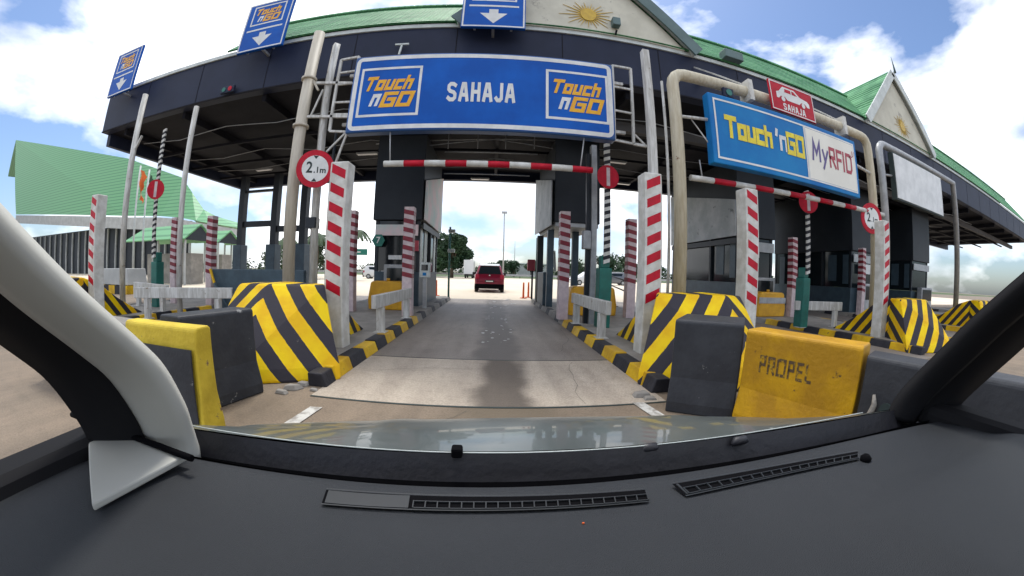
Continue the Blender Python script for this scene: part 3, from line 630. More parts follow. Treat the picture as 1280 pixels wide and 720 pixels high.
# ------------------------------------------------------------------ top signs with arrows on the fascia
def logo(mb, O, U, V, Nn, w_, h_, off, gold=0, white=1, th=.30):
    th = .30
    strokes(mb, 'Touch', Vector(O) + Vector(V) * h_ * .06 - Vector(U) * w_ * .05, U, V, Nn, h_ * .28, w_ * .88, th, off, gold, gap=.40, shear=.30)
    strokes(mb, 'n', Vector(O) - Vector(V) * h_ * .32 - Vector(U) * w_ * .26, U, V, Nn, h_ * .30, w_ * .16, th, off, white, shear=.30)
    strokes(mb, 'GO', Vector(O) - Vector(V) * h_ * .36 + Vector(U) * w_ * .13, U, V, Nn, h_ * .29, w_ * .56, th, off, gold, gap=.42, shear=.30)
    return
    strokes(mb, 'Touch', Vector(O) + Vector(V) * h_ * .12 - Vector(U) * w_ * .03, U, V, Nn, h_ * .34, w_ * .86, th, off, gold, shear=.25)
    strokes(mb, 'n', Vector(O) - Vector(V) * h_ * .34 - Vector(U) * w_ * .27, U, V, Nn, h_ * .34, w_ * .15, th, off, white, shear=.25)
    strokes(mb, "'", Vector(O) - Vector(V) * h_ * .34 - Vector(U) * w_ * .36, U, V, Nn, h_ * .34, w_ * .05, th * .5, off, white, shear=.25)
    strokes(mb, 'GO', Vector(O) - Vector(V) * h_ * .38 + Vector(U) * w_ * .14, U, V, Nn, h_ * .36, w_ * .50, th * 1.0, off, gold, shear=.25)
def frame2d(mb, x0, x1, z0, z1, t, O, U, V, Nn, off, m):
    for a, b, c, d in ((x0, x1, z1 - t, z1), (x0, x1, z0, z0 + t), (x0, x0 + t, z0 + t, z1 - t), (x1 - t, x1, z0 + t, z1 - t)):
        put2d(mb, ([(a, c), (b, c), (b, d), (a, d)], [(0, 1, 2, 3)]), O, U, V, Nn, off, m)
U0, V0, N0 = Vector((1, 0, 0)), Vector((0, 0, 1)), Vector((0, -1, 0))
def top_sign(cx, label):
    cx *= .956; t = thing('lane_sign', (cx, 6.55, 6.5), label, 'lane sign', 'blue arrow signs standing on the fascia')
    O = Vector((cx, 6.50, 7.27))
    MB().box(cx - .70, cx + .70, 6.50, 6.58, 6.50, 8.04).build('board', M['sign_blue'], t, bevel=.01)
    m = MB(); frame2d(m, -.68, .68, -.755, .755, .035, O, U0, V0, N0, .004, 0); frame2d(m, -.5, .5, .02, .66, .04, O, U0, V0, N0, .004, 0)
    put2d(m, ([(-.55, -.16), (.55, -.16), (.55, -.11), (-.55, -.11)], [(0, 1, 2, 3)]), O, U0, V0, N0, .004, 0)
    put2d(m, ([(-.10, -.24), (.10, -.24), (.10, -.36), (.30, -.36), (0, -.66), (-.30, -.36), (-.10, -.36)], [tuple(range(7))]), O, U0, V0, N0, .004, 0)
    m.build('arrow_and_frame', M['sign_white'], t)
    m = MB(); logo(m, O + V0 * .34, U0, V0, N0, .86, .58, .006, 0, 1); m.build('logo_lettering', [M['gold'], M['sign_white']], t)
    m = MB(); m.bar((cx - .4, 6.61, 6.5), (cx - .4, 6.61, 7.9), .05); m.build('stay', M['steel_light'], t); m = MB(); m.bar((cx + .4, 6.61, 6.5), (cx + .4, 6.61, 7.9), .05); m.build('stay', M['steel_light'], t)
    m = MB(); m.bar((cx, 6.60, 6.6), (cx, 6.99, 6.6), .06); m.build('stay', M['steel_light'], t)
    return t
top_sign(-.18, 'blue arrow sign standing on the fascia above the middle of the open lane')
top_sign(-6.15, 'blue arrow sign standing on the fascia over the left lane, top left')
top_sign(-12.25, 'blue arrow sign cut off by the left edge of the photo')

# ------------------------------------------------------------------ main overhead sign
SX0, SX1, SZ0, SZ1, SY = -2.80, 2.20, 3.70, 5.36, 5.9
t = thing('overhead_sign', ((SX0 + SX1) / 2, SY, SZ0), 'wide blue overhead sign with white lettering and two framed logos above the open lane', 'overhead sign')
MB().box(SX0, SX1, SY, SY + .22, SZ0, SZ1).build('sign_box', M['sign_blue_dk'], t, bevel=.03)
O = Vector(((SX0 + SX1) / 2, SY, (SZ0 + SZ1) / 2)); hw_, hh_ = (SX1 - SX0) / 2, (SZ1 - SZ0) / 2
def rrect(x0, x1, z0, z1, r, n=5):
    p = []
    for cx_, cz_, a0 in ((x1 - r, z1 - r, 0), (x0 + r, z1 - r, 90), (x0 + r, z0 + r, 180), (x1 - r, z0 + r, 270)):
        for k in range(n + 1): a = radians(a0 + 90 * k / n); p.append((cx_ + r * cos(a), cz_ + r * sin(a)))
    return p
def ring2d(mb, x0, x1, z0, z1, r, tk, O, off, m):
    a = rrect(x0, x1, z0, z1, r); b = rrect(x0 + tk, x1 - tk, z0 + tk, z1 - tk, max(r - tk, .01)); n = len(a)
    put2d(mb, (a + b, [(i, (i + 1) % n, n + (i + 1) % n, n + i) for i in range(n)]), O, U0, V0, N0, off, m)
m = MB(); put2d(m, (rrect(-hw_ + .03, hw_ - .03, -hh_ + .03, hh_ - .03, .12), [tuple(range(24))]), O, U0, V0, N0, .004, 0); m.build('face', M['sign_blue'], t)
m = MB(); ring2d(m, -hw_ + .04, hw_ - .04, -hh_ + .04, hh_ - .04, .12, .085, O, .008, 0)
for cx_ in (-1.72, 1.78): frame2d(m, cx_ - .60, cx_ + .60, -.53, .53, .05, O, U0, V0, N0, .008, 0)
m.build('white_border', M['sign_white'], t)
m = MB()
for cx_ in (-1.72, 1.78): logo(m, O + U0 * cx_, U0, V0, N0, 1.06, .86, .010, 0, 1, th=.26)
m.build('logo_lettering', [M['gold'], M['sign_white']], t)
m = MB(); strokes(m, 'SAHAJA', O - V0 * .22 + U0 * .0, U0, V0, N0, .33, 1.24, .25, .010, 0, gap=.42, shear=0); 
m.build('white_lettering', M['sign_white'], t)
lt = MB()
def ladder(pts, rungs, Y, r=.025):
    (a, b, c, d) = [at(*p, Y=Y) for p in pts]; lt.bar(a, d, r * 2); lt.bar(b, c, r * 2); lt.bar(a, b, r * 1.6); lt.bar(d, c, r * 1.6)
    for k in rungs: lt.bar(a.lerp(d, k), b.lerp(c, k), r * 1.4)
ladder([(427, 75), (449, 71), (437, 165), (412, 164)], (.2, .37, .62, .78), 6.0)
ladder([(765, 82), (788, 86), (792, 180), (768, 175)], (.30, .62), 6.0)
lt.bar(at(386, 104, Y=6), at(440, 104, Y=6), .05); lt.bar(at(377, 146, Y=6), at(437, 146, Y=6), .05)
lt.bar(at(404, 112, Y=6), at(388, 146, Y=6), .03); lt.bar(at(792, 180, Y=6), at(808, 183, Y=6), .05); lt.bar(at(793, 168, Y=6), at(806, 181, Y=6), .03)
lt.bar(at(432, 166, Y=6), at(408, 190, Y=6), .03); lt.bar(at(434, 166, Y=6), at(418, 208, Y=6), .035)
lt.bar((SX0 - .2, SY + .28, 5.1), (SX1 + .3, SY + .28, 5.1), .06); lt.bar((SX0 - .2, SY + .28, 4.0), (SX1 + .3, SY + .28, 4.0), .06)
lt.build('support_frame', M['white2'], t)
# clearance bar
def clearance_bar(a, b, n, label, rods, r=.058):
    a, b = Vector(a), Vector(b); q = thing('clearance_bar', (a + b) / 2, label, 'clearance bar', 'hanging red and white clearance bars')
    mb = MB()
    for i in range(n): mb.tube([a.lerp(b, i / n), a.lerp(b, (i + 1) / n)], r, 12, i % 2)
    mb.build('bar', [M['white'], M['red']], q)
    for (k, top) in rods: p = a.lerp(b, k); MB().tube([p, Vector(top)], .012, 6).build('hanger', M['steel_light'], q)
    return q
clearance_bar((-1.97, 5.93, 3.08), (1.74, 5.93, 3.08), 10, 'red and white clearance bar hanging under the wide blue sign', [(.03, (-1.92, 5.95, 3.72)), (.94, (1.60, 5.95, 3.72))])
p0, p1 = at(863, 222, Y=5.0), at(1105, 269, Y=5.0)
clearance_bar(p0, p1, 13, 'red and white clearance bar under the light blue sign of the right lane', [(.04, (p0.x + .2, 5.0, 3.2)), (.93, (p1.x - .3, 5.0, 3.2))], .052)

for (px, py, Y, cols_, lb) in ((286, 113, 6.95, ('red', 'teal'), 'small red and green lane signal on the fascia left of the beige pipe'), (908, 118, 4.9, ('teal',), 'small green lane signal above the light blue sign')):
    p = at(px, py, Y=Y); q = thing('lane_signal', p, lb, 'lane signal', 'lane signals'); wd = .12 * len(cols_)
    MB().box(p.x - wd, p.x + wd, Y - .08, Y - .005, p.z - .10, p.z + .10).build('housing', M['navy'], q, bevel=.02)
    for k, cn_ in enumerate(cols_): m = MB(); disc(m, (p.x + (.11 - .22 * k if len(cols_) > 1 else 0), Y - .085, p.z), .065, (0, -1, 0), .01, 0); m.build('lens', M[cn_], q)
q = thing('wall_bracket', (-2.26, 6.95, 6.2), 'small pale T shaped bracket on the fascia above the wide blue sign', 'bracket')
m = MB(); m.bar((-2.26, 6.9, 6.05), (-2.22, 6.9, 6.33), .04); m.bar((-2.38, 6.9, 6.34), (-2.06, 6.9, 6.34), .04); m.build('arm', M['trim'], q)
# pipes and poles by the main sign
t = thing('sign_pipe', (-3.84, 6.0, 0), 'tall beige steel pipe with clamps left of the wide blue sign', 'pipe column')
MB().tube([(-3.84, 6, .1), (-3.84, 6, 6.2)], .12, 20).build('pipe', M['beige'], t)
for z in (5.0, 3.95): MB().tube([(-3.84, 6, z), (-3.84, 6, z + .05)], .165, 20).build('clamp', M['beige'], t)
MB().bar((-3.72, 5.96, 4.98), (-3.55, 5.96, 4.72), .04).build('gusset', M['beige'], t)
t = thing('sign_post', (-3.42, 6.1, 0), 'square white post carrying the left end of the wide blue sign', 'sign post')
MB().tube([(-3.34, 6.1, .14), (-3.36, 6.1, 3.3), (-3.42, 6.1, 4.6), (-3.42, 6.1, 5.9)], .09, 4).build('post', M['white2'], t)
m = MB(); m.box(-3.50, -3.30, 6.0, 6.2, 1.95, 2.15); m.build('clamp_box', M['steel'], t)
m = MB(); m.tube([(-3.15, 6.25, .15), (-3.15, 6.25, 3.9)], .03, 8); m.build('conduit', M['steel'], t)
t = thing('square_pole', (2.36, 4.75, 0), 'tall white square pole rising behind the right white column', 'pole')
MB().box(2.30, 2.42, 4.69, 4.81, .14, 4.95).build('post', M['white2'], t, bevel=.01)
t = thing('thin_pole', (-6.95, 6.0, 0), 'thin pale pole standing left of the steel frame, in front of the green roofed hall', 'pole')
MB().tube([(-6.93, 6, 0.0), (-6.97, 6, 4.9)], .065, 10).build('post', M['white2'], t)
t = thing('thin_pole', (-9.3, 6.0, 0), 'pale sign pole at the very left edge under the canopy fascia', 'pole')
MB().tube([(-9.33, 6, 0), (-9.27, 6, 5.7)], .08, 10).build('post', M['white2'], t); MB().bar((-9.2, 6, 4.2), (-9.0, 6, 4.5), .05).build('bracket', M['white2'], t)

# round signs
def limit_sign(c, r, nrm, label):
    c = Vector(c); q = thing('height_limit_sign', c, label, 'round sign', 'round height limit signs')
    mb = MB(); u, v = disc(mb, c, r, nrm, .02, 0); mb.build('red_ring', M['red'], q); nrm = Vector(nrm).normalized()
    mb = MB(); disc(mb, c, r * .70, nrm, .003, 0, .0205); mb.build('white_face', M['sign_white'], q)
    mb = MB(); O_ = c
    put2d(mb, text_geo('2', r * .82, .006, .85), O_ - u * r * .30 - v * r * .22, u, v, nrm, .0255); put2d(mb, text_geo('.1m', r * .44, .004, 1), O_ + u * r * .26 - v * r * .22, u, v, nrm, .0255)
    for s in (1, -1): put2d(mb, ([(-.14 * r, s * r * .68), (.14 * r, s * r * .68), (0, s * r * .50)], [(0, 1, 2)]), O_, u, v, nrm, .0255)
    mb.build('lettering', M['ink'], q); mb = MB(); mb.bar(c - nrm * .03 - v * r * .5, c - nrm * .03 + v * r * .5, .04, .03); mb.build('bracket', M['steel_light'], q); return q
c_ = at(394, 211, Y=5.75); limit_sign(c_, .355, (.35, -1, 0), 'round red and white height limit sign beside the left white column')
c_ = at(1089, 273, Y=4.95); limit_sign(c_, .36, (-.25, -1, 0), 'narrow looking round height limit sign near the right edge of the photo')

# ------------------------------------------------------------------ boom gates with raised arms and red discs
def boom(x, y, zt, zdisc, r, nrm, label, zh=1.45, lean=0, col2='black', cap=True):
    q = thing('boom_gate', (x, y, .146), label, 'boom gate', 'boom gates with raised striped arms')
    m = MB(); m.box(x - .13, x + .13, y - .14, y + .14, .146, zh - .1); m.box(x - .09, x + .09, y - .1, y + .1, zh - .1, zh + .15); m.build('housing', M['teal'], q, bevel=.02)
    a = MB(); n = int((zt - zh) / .075); w = .062; yb = y - .17
    for i in range(n):
        z = zh + i * .075; d = .02; c = i % 2; X0 = x + lean * (z - zh)
        vs = lambda yy: [(X0 - w, yy, z - d), (X0 + w, yy, z + d), (X0 + w, yy, z + .075 + d), (X0 - w, yy, z + .075 - d)]
        a.add(vs(yb) + vs(yb + .05), [(0, 1, 2, 3), (7, 6, 5, 4), (0, 3, 7, 4), (1, 5, 6, 2), (0, 4, 5, 1), (3, 2, 6, 7)], c)
    a.build('arm', [M['white'], M['black']], q)
    c = Vector((x + lean * (zdisc - zh), yb - .02, zdisc)); m = MB(); u, v = disc(m, c, r, nrm, .015, 0); nn = Vector(nrm).normalized()
    dk = m.build('disc', M['red'], q); m = MB(); put2d(m, ([(-.05 * r / .3, -.75 * r), (.05 * r / .3, -.75 * r), (.05 * r / .3, .75 * r), (-.05 * r / .3, .75 * r)], [(0, 1, 2, 3)]), c, u, v, nn, .018); m.build('white_bar', M['pink'], dk) if False else None
    o = bpy.data.objects
    m2 = MB(); put2d(m2, ([(-.16 * r, -.78 * r), (.16 * r, -.78 * r), (.16 * r, .78 * r), (-.16 * r, .78 * r)], [(0, 1, 2, 3)]), c, u, v, nn, .018)
    m2.build('white_bar', M['pink'], q)
    return q
boom(2.27, 6.8, 4.05, 3.19, .245, (.15, -1, .0), 'green boom gate with raised striped arm and red disc right of the open lane')
boom(-9.05, 7.0, 5.0, 3.27, .27, (.5, -1, 0), 'green boom gate with raised striped arm and red disc at the left', lean=-.03)
boom(7.47, 6.3, 3.55, 3.18, .27, (-.4, -1, 0), 'green boom gate with raised striped arm in the right lane, partly behind the clearance bar')
t = thing('grey_upright', (2.12, 7.2, .146), 'pale grey upright with a control box beside the raised boom arm', 'post')
m = MB(); m.box(2.12, 2.24, 7.25, 7.4, .146, 4.1); m.build('post', M['steel_light'], t); m = MB(); m.box(1.93, 2.10, 7.2, 7.38, 1.75, 2.15); m.build('control_box', M['steel_light'], t, bevel=.02); m = MB(); m.box(2.02, 2.11, 7.3, 7.4, .146, 3.9); m.build('rear_post', M['steel'], t)

# ------------------------------------------------------------------ right lane gantry
t = thing('pipe_gantry', (2.97, 5.0, 0), 'cream pipe gantry with rust stains spanning the right lane', 'pipe gantry')
zc = 4.80; R_ = .108
xe = 8.75
pth = [(2.97, 5, .14), (2.97, 5, zc - .25)] + [(2.97 + .25 - .25 * cos(a), 5, zc - .25 + .25 * sin(a)) for a in [radians(k) for k in (22, 45, 67, 90)]] + [(xe - .25, 5, zc)] + [(xe - .25 + .25 * sin(a), 5, zc - .25 + .25 * cos(a)) for a in [radians(k) for k in (22, 45, 67, 90)]] + [(xe, 5, .14)]
MB().tube(pth, R_, 20).build('pipe', M['cream'], t)
MB().tube([(2.80, 5.08, .14), (2.80, 5.08, 4.62)], .025, 8).build('conduit', M['white2'], t)
for px, py in ((931, 103), (1048, 144)):
    p = at(px, py, Y=5.0); q = at(px + 22, py - 14, Y=6.95)
    m = MB(); m.bar((p.x, 5, zc + .0), (p.x + .35, 6.97, 6.2), .09); m.bar((p.x, 5, zc + .15), (p.x + .2, 6.97, 6.55), .03); m.box(p.x - .05, p.x + .05, 4.84, 5.16, zc - .22, zc + .22); m.build('stay', M['white'], t)
# the two-part sign
c4 = [at(881, 122, Y=4.9), at(1062, 178, Y=4.9), at(1067, 248, Y=4.9), at(883, 207, Y=4.9)]
gx0, gx1, gz0, gz1 = (c4[0].x + c4[3].x) / 2, (c4[1].x + c4[2].x) / 2, (c4[2].z + c4[3].z) / 2, (c4[0].z + c4[1].z) / 2
t = thing('lane_signboard', (gx0, 4.9, gz0), 'light blue and cream signboard with two framed logos over the right lane', 'signboard')
MB().box(gx0, gx1, 4.74, 4.92, gz0, gz1).build('sign_box', M['sign_sky'], t, bevel=.02)
O = Vector(((gx0 + gx1) / 2, 4.74, (gz0 + gz1) / 2)); hw_, hh_ = (gx1 - gx0) / 2, (gz1 - gz0) / 2; dv = hw_ * .13
m = MB(); put2d(m, ([(dv + .03, -hh_ + .13), (hw_ - .12, -hh_ + .13), (hw_ - .12, hh_ - .13), (dv + .03, hh_ - .13)], [(0, 1, 2, 3)]), O, U0, V0, N0, .004); m.build('cream_panel', M['panel_white'], t)
m = MB(); frame2d(m, -hw_ + .09, dv, -hh_ + .09, hh_ - .09, .035, O, U0, V0, N0, .006, 0); frame2d(m, dv + .004, hw_ - .09, -hh_ + .09, hh_ - .09, .035, O, U0, V0, N0, .006, 0); m.build('white_border', M['sign_white'], t)
m = MB(); strokes(m, 'Touch', O - V0 * .10 - U0 * (hw_ * .60), U0, V0, N0, .33, 1.12, .30, .008, 0, shear=.02); strokes(m, "'n", O - V0 * .10 - U0 * (hw_ * .215), U0, V0, N0, .33, .30, .24, .008, 1, shear=.02); strokes(m, 'GO', O - V0 * .12 - U0 * (hw_ * .03), U0, V0, N0, .36, .52, .28, .008, 0, shear=.02)
m.build('logo_lettering', [M['lemon'], M['sign_white']], t)
m = MB(); strokes(m, 'My', O + U0 * (dv + .42) - V0 * .10, U0, V0, N0, .36, .54, .20, .008, 0, shear=.10); strokes(m, 'RFiD', O + U0 * (dv + 1.16) - V0 * .14, U0, V0, N0, .38, .86, .20, .008, 1, shear=.03)
for k in (0, 1): put2d(m, ribbon([(1.50 + .07 * k, .20), (1.60 + .07 * k, .26), (1.64 + .07 * k, .36)], .02), O + U0 * dv, U0, V0, N0, .008, 1)
m.build('red_and_purple_lettering', [M['purple'], M['brick']], t)
for tb, rr in (([(gx0, 4.83, 3.9), (3.0, 4.98, 3.93)], .03), ([(gx1, 4.83, 3.9), (8.7, 4.98, 3.9)], .035), ([(gx0 + .2, 4.83, 3.2), (gx0 - .25, 4.95, 3.9)], .012)): MB().tube(tb, rr, 8).build('bracket', M['white2'], t)
# red car sign
t = thing('car_lane_sign', at(988, 128, Y=4.85), 'red sign with a white car symbol on the pipe gantry', 'sign')
a_ = [at(959, 98, Y=4.83), at(1015, 121, Y=4.83), at(1017, 154, Y=4.83), at(964, 136, Y=4.83)]
x0, x1, z0, z1 = (a_[0].x + a_[3].x) / 2, (a_[1].x + a_[2].x) / 2, (a_[2].z + a_[3].z) / 2, (a_[0].z + a_[1].z) / 2
MB().box(x0, x1, 4.80, 4.84, z0, z1).build('board', M['red'], t)
O = Vector(((x0 + x1) / 2, 4.80, (z0 + z1) / 2)); hw_, hh_ = (x1 - x0) / 2, (z1 - z0) / 2
m = MB(); frame2d(m, -hw_ + .012, hw_ - .012, -hh_ + .012, hh_ - .012, .022, O, U0, V0, N0, .004, 0)
put2d(m, ([(-.48, -.04), (-.42, -.04), (-.36, .02), (-.24, .02), (-.18, -.04), (.18, -.04), (.24, .02), (.36, .02), (.42, -.04), (.50, -.04), (.50, .05), (.44, .10), (.22, .13), (.06, .245), (-.28, .245), (-.40, .12), (-.48, .09)], [tuple(range(17))]), O, U0, V0, N0, .004)
for cx_ in (-.30, .30): put2d(m, ([(cx_ + .055 * cos(2 * pi * k / 14), -.035 + .055 * sin(2 * pi * k / 14)) for k in range(14)], [tuple(range(14))]), O, U0, V0, N0, .006)
strokes(m, 'SAHAJA', O - V0 * .26, U0, V0, N0, .12, .66, .24, .004, 0, gap=.42, shear=0); m.build('car_symbol_and_lettering', M['sign_white'], t)
m = MB(); 
for q_ in ([(-.24, .13), (-.05, .13), (-.05, .21), (-.22, .21)], [(-.02, .13), (.14, .13), (.04, .21), (-.02, .21)]): put2d(m, (q_, [(0, 1, 2, 3)]), O, U0, V0, N0, .007)
m.build('car_symbol_windows', M['red'], t)
# next gantry and its white board, cut by the frame
t = thing('pipe_gantry', (9.35, 5.0, 0), 'grey pipe gantry of the next lane at the right edge', 'pipe gantry')
pth2 = [(9.35, 5, .14), (9.35, 5, 4.6)] + [(9.60 - .25 * cos(a), 5, 4.6 + .25 * sin(a)) for a in [radians(k) for k in (22, 45, 67, 90)]] + [(14.9, 5, 4.85), (15.0, 5, .14)]
MB().tube(pth2, .10, 18).build('pipe', M['steel_light'], t)
t = thing('white_signboard', (11.2, 4.8, 3.4), 'white signboard with black rim cut off by the right edge', 'signboard')
MB().box(9.62, 13.0, 4.76, 4.9, 3.4, 4.62).build('board', M['ink'], t); MB().box(9.66, 12.96, 4.745, 4.758, 3.44, 4.58).build('white_face', M['sign_white'], t)
m = MB(); m.tube([(9.35, 4.95, 4.0), (9.62, 4.85, 4.0)], .03, 6); m.build('bracket', M['steel_light'], t)

# ------------------------------------------------------------------ booths
def plate_sign(parent, pts, th, mt, name): return MB().plate(pts, (Vector(pts[1]) - Vector(pts[0])).cross(Vector(pts[2]) - Vector(pts[0])), th).build(name, mt, parent)
def booth_closed(x0, x1, label, lane_side, Y0=10.0, Y1=13.4, with_board=True):
    """solid booth: cladding box up to the soffit, windows below; lane_side +1: lane on its +X side"""
    q = thing('toll_booth', ((x0 + x1) / 2, Y0, .146), label, 'toll booth', 'toll booths on the islands')
    MB().box(x0, x1, Y0, Y1, 2.66, 5.29).build('upper_cladding', M['steel'], q, bevel=.02)
    xs = x1 if lane_side > 0 else x0; s = lane_side
    b = MB(); b.box(x0 + .06, x1 - .06, Y0 + .1, Y1, .146, 1.15); b.build('lower_wall', M['bluesteel'], q)
    for x in (x0 + .06, x1 - .16):
        for y in (Y0 + .1, Y1 - .1): MB().box(x, x + .1, y, y + .1, 1.15, 2.66).build('corner_post', M['steel'], q)
    MB().box(xs - .10 * (s > 0) - .0 , xs + .10 * (s < 0), Y0 + 1.6, Y0 + 1.7, 1.15, 2.66).build('window_mullion', M['steel'], q)
    b = MB(); b.box(x0 + .17, x1 - .17, Y0 + .13, Y0 + .15, 1.16, 2.65); b.build('front_window', M['glass'], q)
    b = MB(); xx = x0 + .08 if s > 0 else x1 - .08; b.box(xx - .01, xx + .01, Y0 + .21, Y1 - .11, 1.16, 2.65); b.build('rear_window', M['glass'], q)
    b = MB(); xv = xs - .10 * s; b.box(xv - .008, xv + .008, Y0 + .2, Y1 - .1, 1.16, 2.65); b.build('side_window', M['glass'], q)
    b = MB(); b.box(x0 + .1, x1 - .1, Y1 - .06, Y1 - .02, 1.16, 2.65); b.build('back_wall', M['steel'], q)
    b = MB(); b.box(x0 + .1, x1 - .1, Y0 - .02, Y0 + .02, 2.2, 2.52); b.build('name_plate', M['pinkpanel'] if s > 0 else M['lightpanel'], q)
    b = MB()
    xl = xs - .09 * s
    for y_, yy_, zb_ in ((Y0 + .25, Y0 + .55, 1.3), (Y0 + .9, Y0 + 1.35, 1.4), (Y1 - .7, Y1 - .35, .3)): MB().box(xl - .02, xl + .02, y_, yy_, zb_, 2.5).build('side_panel', M['trim'] if with_board and s > 0 else M['bluesteel'], q)
    b = MB(); b.box(x0 + .5, x1 - .35, Y0 - .35, Y0 - .05, .146, 1.35); b.build('machine_cabinet', M['steel_light'], q, bevel=.03)
    b = MB(); b.box(x0 + .6, x1 - .45, Y0 - .365, Y0 - .352, .7, 1.25); b.build('machine_screen', M['glass'], q)
    if with_board:
        xo = xs + s * .05
        pl = [(xo, Y0 + .05, 2.67), (xo, Y1 - .1, 2.62), (xo, Y1 - .1, 4.78), (xo, Y0 + .05, 3.86)]
        MB().plate(pl, (s, 0, 0), .04).build('side_poster', M['pinkpanel'] if s > 0 else M['lightpanel'], q)
        MB().box(xs + s * .01 if s > 0 else xs - .04, xs + .04 if s > 0 else xs - .01, Y0 + .1, Y1 - .1, 2.42, 2.60).build('louvre', M['steel'], q)
    return q
q = booth_closed(-3.55, -2.05, 'dark closed toll booth left of the open lane with a faded poster on its side', 1)
m = MB(); disc(m, (-3.33, 9.96, 2.05), .2, (0, -1, 0), .02, 0, seg=6); g7 = m.build('lane_number_plate', M['greenflag'], q)
m = MB(); put2d(m, text_geo('7', .26, .006), Vector((-3.33, 9.93, 1.97)), U0, V0, N0, .012); m.build('lane_number', M['sign_white'], q)
m = MB(); m.box(-2.28, -2.1, 9.9, 9.95, 1.75, 2.05); m.build('red_notice', M['brick'], q)
m = MB(); m.box(-3.0, -2.6, 9.92, 9.96, 1.5, 1.62); m.build('white_notice', M['sign_white'], q)
# open booth at the right of the lane: only posts under a hanging clad box
q = thing('toll_booth', (2.45, 10, .146), 'open toll booth frame with a dark clad box overhead, right of the open lane', 'toll booth', 'toll booths on the islands')
MB().box(1.80, 3.18, 10.0, 13.4, 2.72, 5.29).build('upper_cladding', M['steel'], q, bevel=.02)
MB().box(1.84, 3.14, 10.04, 13.36, 2.60, 2.715).build('box_underside', M['lightpanel'], q)
MB().plate([(1.72, 13.7, 2.73), (1.72, 10.05, 2.62), (1.72, 10.05, 3.98), (1.72, 13.7, 4.95)], (-1, 0, 0), .04).build('side_poster', M['lightpanel'], q)
for x, y, wd, mt_ in ((1.86, 11.0, .10, 'bluesteel'), (1.80, 12.9, .11, 'steel'), (2.72, 11.2, .10, 'bluesteel'), (3.05, 10.3, .07, 'steel'), (1.78, 13.6, .04, 'teal')):
    MB().box(x - wd, x + wd, y - wd, y + wd, .146, 2.6).build('post', M[mt_], q, bevel=.01)
m = MB(); m.box(1.7, 2.0, 11.3, 12.7, .146, 1.25); m.build('lower_wall', M['bluesteel'], q, bevel=.03); 
m = MB(); m.tube([(2.15, 11.6, 1.3), (2.05, 11.8, 1.9), (2.2, 12.1, 2.0), (2.3, 12.4, 1.3)], .035, 8); m.build('hose_loop', M['trim'], q)
# booths on the right islands
q = booth_closed(7.85, 9.6, 'large dark toll booth right of the cream pipe with a pale stained poster', -1, 9.4, 14.0)
m = MB(); m.box(8.15, 8.7, 9.3, 9.34, 2.0, 2.35); m.build('white_notice', M['sign_white'], q)
m = MB(); m.box(8.1, 8.45, 9.3, 9.34, 1.2, 1.45); m.build('small_notice', M['sign_white'], q)
q = booth_closed(14.2, 16.4, 'dark toll booth on the far right island with a white notice', -1, 9.2, 14.0, False)
m = MB(); m.box(14.9, 16.2, 9.1, 9.14, 1.75, 2.15); m.build('white_notice', M['sign_white'], q)
q = booth_closed(20.3, 22.6, 'dark toll booth on the rightmost island at the right edge', -1, 9.2, 14.0, False)
# dark screen walls behind the right lanes
for xa, xb, lb in ((9.75, 13.3, 'long dark screen wall between the right booths'), (16.6, 19.8, 'dark screen wall beyond the far right booth')):
    t = thing('screen_wall', ((xa + xb) / 2, 14.2, 0), lb, 'screen wall'); MB().box(xa, xb, 14.2, 14.3, .0, 5.19).build('panel', M['steel'], t); MB().box(xa, xb, 14.12, 14.19, 2.3, 2.4).build('rail', M['steel_light'], t)
# closed lane barricade
t = thing('lane_barricade', (-5.7, 7.8, 0), 'dark grey barricade closing the left lane, with a yellow edge strip', 'barricade')
m = MB(); m.add([(-7.45, 7.8, .004), (-4.55, 7.8, .004), (-4.55, 7.8, 1.16), (-7.62, 7.8, 1.16), (-7.45, 7.95, .004), (-4.55, 7.95, .004), (-4.55, 7.95, 1.16), (-7.62, 7.95, 1.16)], [(0, 1, 2, 3), (7, 6, 5, 4), (0, 4, 5, 1), (1, 5, 6, 2), (2, 6, 7, 3), (3, 7, 4, 0)])
m.build('panel', M['bluesteel'], t, bevel=.02)
m = MB(); m.tube([(-7.60, 7.72, 1.16), (-7.45, 7.72, .8), (-7.2, 7.7, .45)], .04, 8); m.build('edge_strip', M['yellow'], t)
m = MB(); m.tube([(-7.42, 7.70, .78), (-6.85, 7.66, .1)], .045, 8); m.build('brace', M['bluesteel'], t)

for (x, y, s_, lb) in ((-1.83, 9.6, 1, 'card reader post on the left kerb beside the closed booth'), (7.72, 9.0, -1, 'card reader post on the kerb beside the large right booth')):
    t = thing('card_reader', (x, y, .146), lb, 'card reader', 'card readers at the booths')
    m = MB(); m.box(x - .05, x + .05, y - .05, y + .05, .146, 1.0); m.build('post', M['steel_light'], t)
    m = MB(); m.box(x - .14, x + .14, y - .09, y + .09, 1.0, 1.42); m.build('housing', M['trim'], t, bevel=.02)
    m = MB(); m.box(x - .09, x + .09, y - .098, y - .092, 1.2, 1.36); m.build('screen', M['glass'], t); m = MB(); m.box(x - .05, x + .05, y - .098, y - .092, 1.06, 1.14); m.build('touch_pad', M['sign_sky'], t)
